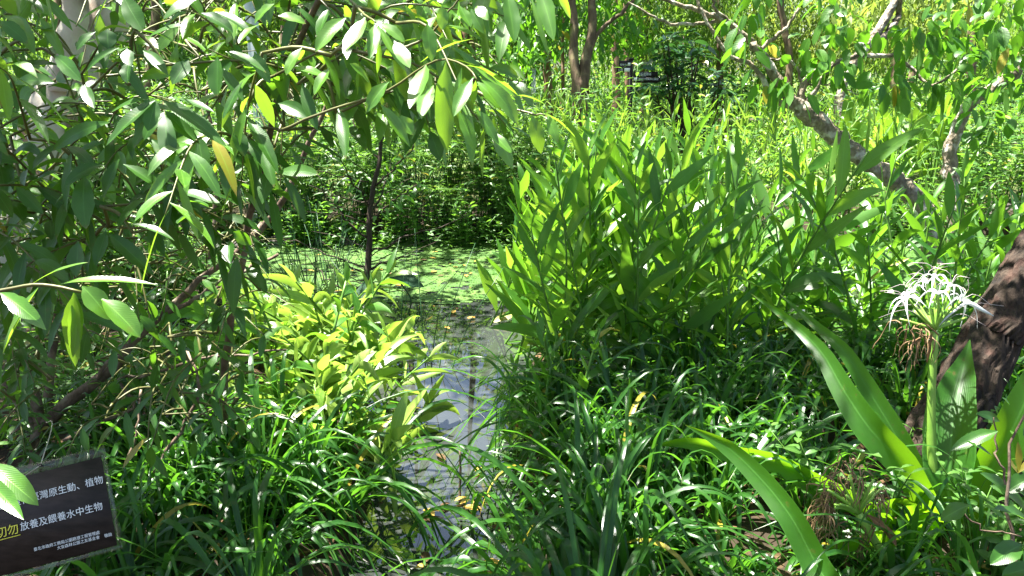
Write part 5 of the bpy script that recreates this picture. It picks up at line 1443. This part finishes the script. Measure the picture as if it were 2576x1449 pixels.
# dark glossy bush beside the signpost
bo = P(1720, 300, 12.0); bo[2] = .3
gb = thing('glossy_bush', 'dark glossy leaved bush right of the signpost', 'bush', bo)
tb = Tubes(); lv = Leaves()
for (x, y) in [(1640, 245), (1660, 215), (1690, 240), (1700, 130), (1680, 100), (1720, 90), (1740, 120), (1700, 160), (1670, 165), (1740, 190), (1770, 210), (1800, 225), (1830, 240), (1780, 250), (1750, 160), (1690, 190), (1720, 220), (1650, 230), (1810, 190), (1760, 130), (1735, 240), (1620, 235), (1670, 130)]:
    e = P(x, y, 12 + rng.uniform(-.5, .5))
    tb.add(smooth_path([bo, (bo + e) / 2 + rng.normal(0, .08, 3), e], 10), np.linspace(.03, .008, 10), 5)
    n = 16
    a = np.linspace(0, 6.28, n) + rng.normal(0, .2, n)
    d = np.stack([np.cos(a), np.sin(a), rng.uniform(-.3, .7, n)], -1)
    lv.grow(np.repeat(e[None], n, 0) + rng.normal(0, .06, (n, 3)), d, rng.uniform(.18, .3, n), rng.uniform(.07, .10, n), .3)
link('stem', tb.mesh('stem', bo), M['twigdark'], gb)
link('foliage', lv.mesh('foliage', 'ovate', 4, 1, origin=bo), M['magnolia'], gb)
DS = [make_herb('dark_shrub', rng.uniform(1.2, 1.9), 16, 12, .17, .075, M['magnolia'], 'x', 'shrub', spread=.4, prof='ovate', lean=.7) for i in range(3)]  # added shrubs, their dark leaves stand in for shaded gaps
scatter(DS, [(-6.5, 15), (-3.4, 17), (-1.2, 19), (1.6, 18), (3.4, 20), (7.2, 17), (9.5, 16), (12, 19), (6.0, 22), (-8.5, 19), (10.8, 14)], 'dark shrubs between the far trees', 'added dark leaved shrub standing in for shaded gaps between the far trees', (.8, 1.2))
# elephant-ear plants glowing behind the leaning tree
for (x, y, s, lab) in ((2180, 400, 1.0, 'broad translucent elephant ear plant just right of the leaning trunk'), (2270, 380, 1.1, 'tall elephant ear plant with upright ribbed leaves'), (2350, 370, .9, 'yellowing elephant ear plant beside the slender bent trunk')):
    c = P(x, y, 9.2); b = np.array([c[0], c[1], .1])
    r = thing('elephant_ear', lab, 'elephant ear', b, 'elephant ear plants beyond the pond')
    tb = Tubes()
    for k in range(7):
        e = P(x + rng.uniform(-50, 50), y + rng.uniform(-80, 20), 9.2 + rng.uniform(-.3, .3))
        tb.add(smooth_path([b, (b + e) / 2 + rng.normal(0, .05, 3), e], 8), np.linspace(.014, .008, 8), 6)
        up = rng.random() < .5
        dv = unit(np.array([rng.uniform(-.6, .6), rng.uniform(-.4, .2), 1.0 if up else -.5]))
        L = rng.uniform(.26, .40) * s
        lv = Leaves()
        lv.add(e - dv * L * .2, e + dv * L * .4 - FW * .04, e + dv * L, unit(-FW + np.array([0, 0, .5]) + rng.normal(0, .3, 3)), L * .72, rng.random(), .2)
        link('blade', lv.mesh('blade', 'cordate', 8, 2, wave=.06, origin=b), M['taro'], r)
    link('stem', tb.mesh('stem', b), M['stemgreen'], r)

# distant steel post, bench-like stone by the path
pb2 = P(1342, 262, 17); pb2[2] = .3
t = Tubes(); t.add([pb2, P(1342, 176, 17)], .05, 10)
pp = thing('steel_post', 'short white steel post far off among the brown trunks', 'post', pb2)
link('post', t.mesh('post', pb2), M['polemetal'], pp)
t = Tubes(); t.add([P(1342, 176, 17), P(1342, 174, 17)], .06, 10)
link('cap', t.mesh('cap', pb2), M['polemetal'], pp)
# timber edging of the path far right
eb = P(1900, 272, 16); eb[2] = .33
bn = thing('timber_bench', 'low weathered timber bench behind the ginger at right', 'bench', eb)
ax = (RT, np.array([0, 1.0, 0]), np.array([0, 0, 1.0]))
link('seat', boxmesh([(np.array([0, dy, .42]), (.75, .09, .025), ax) for dy in (-.22, 0, .22)], 'seat'), M['timber'], bn)
for sx in (-.55, .55):
    link('leg', boxmesh([(np.array([sx, 0, .19]), (.05, .28, .2), ax)], 'leg'), M['timber'], bn)
# grey stones on the far shore
for k, (x, y, s) in enumerate(((700, 600, .16), (620, 604, .18), (880, 598, .14), (2490, 560, .35), (2560, 540, .45), (800, 600, .12))):
    g = G(x, y, .05)
    a = rng.normal(0, 1, (8, 6))
    me_t = Tubes()
    zz = np.linspace(-.3, 1, 8)
    me_t.add([[0, 0, q * s * .5] for q in zz], s * np.sqrt(np.clip(1 - zz ** 2, .02, 1)), 12, wob=.10)
    o = link('stone', me_t.mesh('stone'), M['stone'], None, (g[0], g[1], .0))
    o.rotation_euler = (0, 0, rng.uniform(0, 6))
    tag(o, 'grey stone on the far shore at the duckweed edge' if x < 1000 else 'grey boulder on the far shore at the right edge', 'stone', 'stones on the far left shore' if x < 1000 else 'boulders on the far right shore')

# ------------------------------------------------------------------ far woodland
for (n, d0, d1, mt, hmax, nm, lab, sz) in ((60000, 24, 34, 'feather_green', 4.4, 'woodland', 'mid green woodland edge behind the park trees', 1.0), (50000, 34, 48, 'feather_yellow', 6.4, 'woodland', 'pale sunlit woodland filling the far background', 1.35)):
    lv = Leaves()
    nc = n // 55
    ang = rng.uniform(-.82, .82, nc); dist = rng.uniform(d0, d1, nc)
    z = rng.random(nc) ** 1.2 * hmax * (1 + .25 * np.sin(ang * 31) + .2 * np.sin(ang * 57 + 1))
    c = np.stack([np.sin(ang) * dist, np.cos(ang) * dist, np.maximum(z, .15)], -1)
    c = np.repeat(c, 55, 0)
    p = c + rng.normal(0, 1, c.shape) * np.array([.55, .55, .28]) * sz
    p[:, 2] = np.maximum(p[:, 2], .1)
    lv.grow(p, unit(rng.normal(0, 1, c.shape) * np.array([1, 1, .6]) + np.array([0, 0, -.35])), rng.uniform(.14, .34, len(c)) * sz, rng.uniform(.06, .13, len(c)) * sz, .4)
    o = link(nm, lv.mesh(nm, 'ovate', 2, 1), M[mt])
    tag(o, lab, 'woodland', kind='stuff')
lv = Leaves(); n = 22000
x = rng.uniform(-14, 14, n); y = rng.uniform(11, 30, n)
z = ground_h(x, y) + rng.random(n) * (.35 + .5 * (np.sin(x * .9 + y * .5) > .2)) * np.where(y < 14, .8, 1)
k = ~((x > -1.5) & (x < 7.5) & (y < 15.5))
lv.grow(np.stack([x, y, z], -1)[k], unit(rng.normal(0, 1, (n, 3)) + np.array([0, 0, .6]))[k], rng.uniform(.12, .3, k.sum()), rng.uniform(.04, .10, k.sum()), .3)
o = link('undergrowth', lv.mesh('undergrowth', 'ovate', 2, 1), M['feather_green'])
tag(o, 'low green undergrowth between the far trees', 'undergrowth', kind='stuff')
print('objects', len(bpy.data.objects), 'polys', sum(len(o.data.polygons) for o in bpy.data.objects if o.type == 'MESH'))
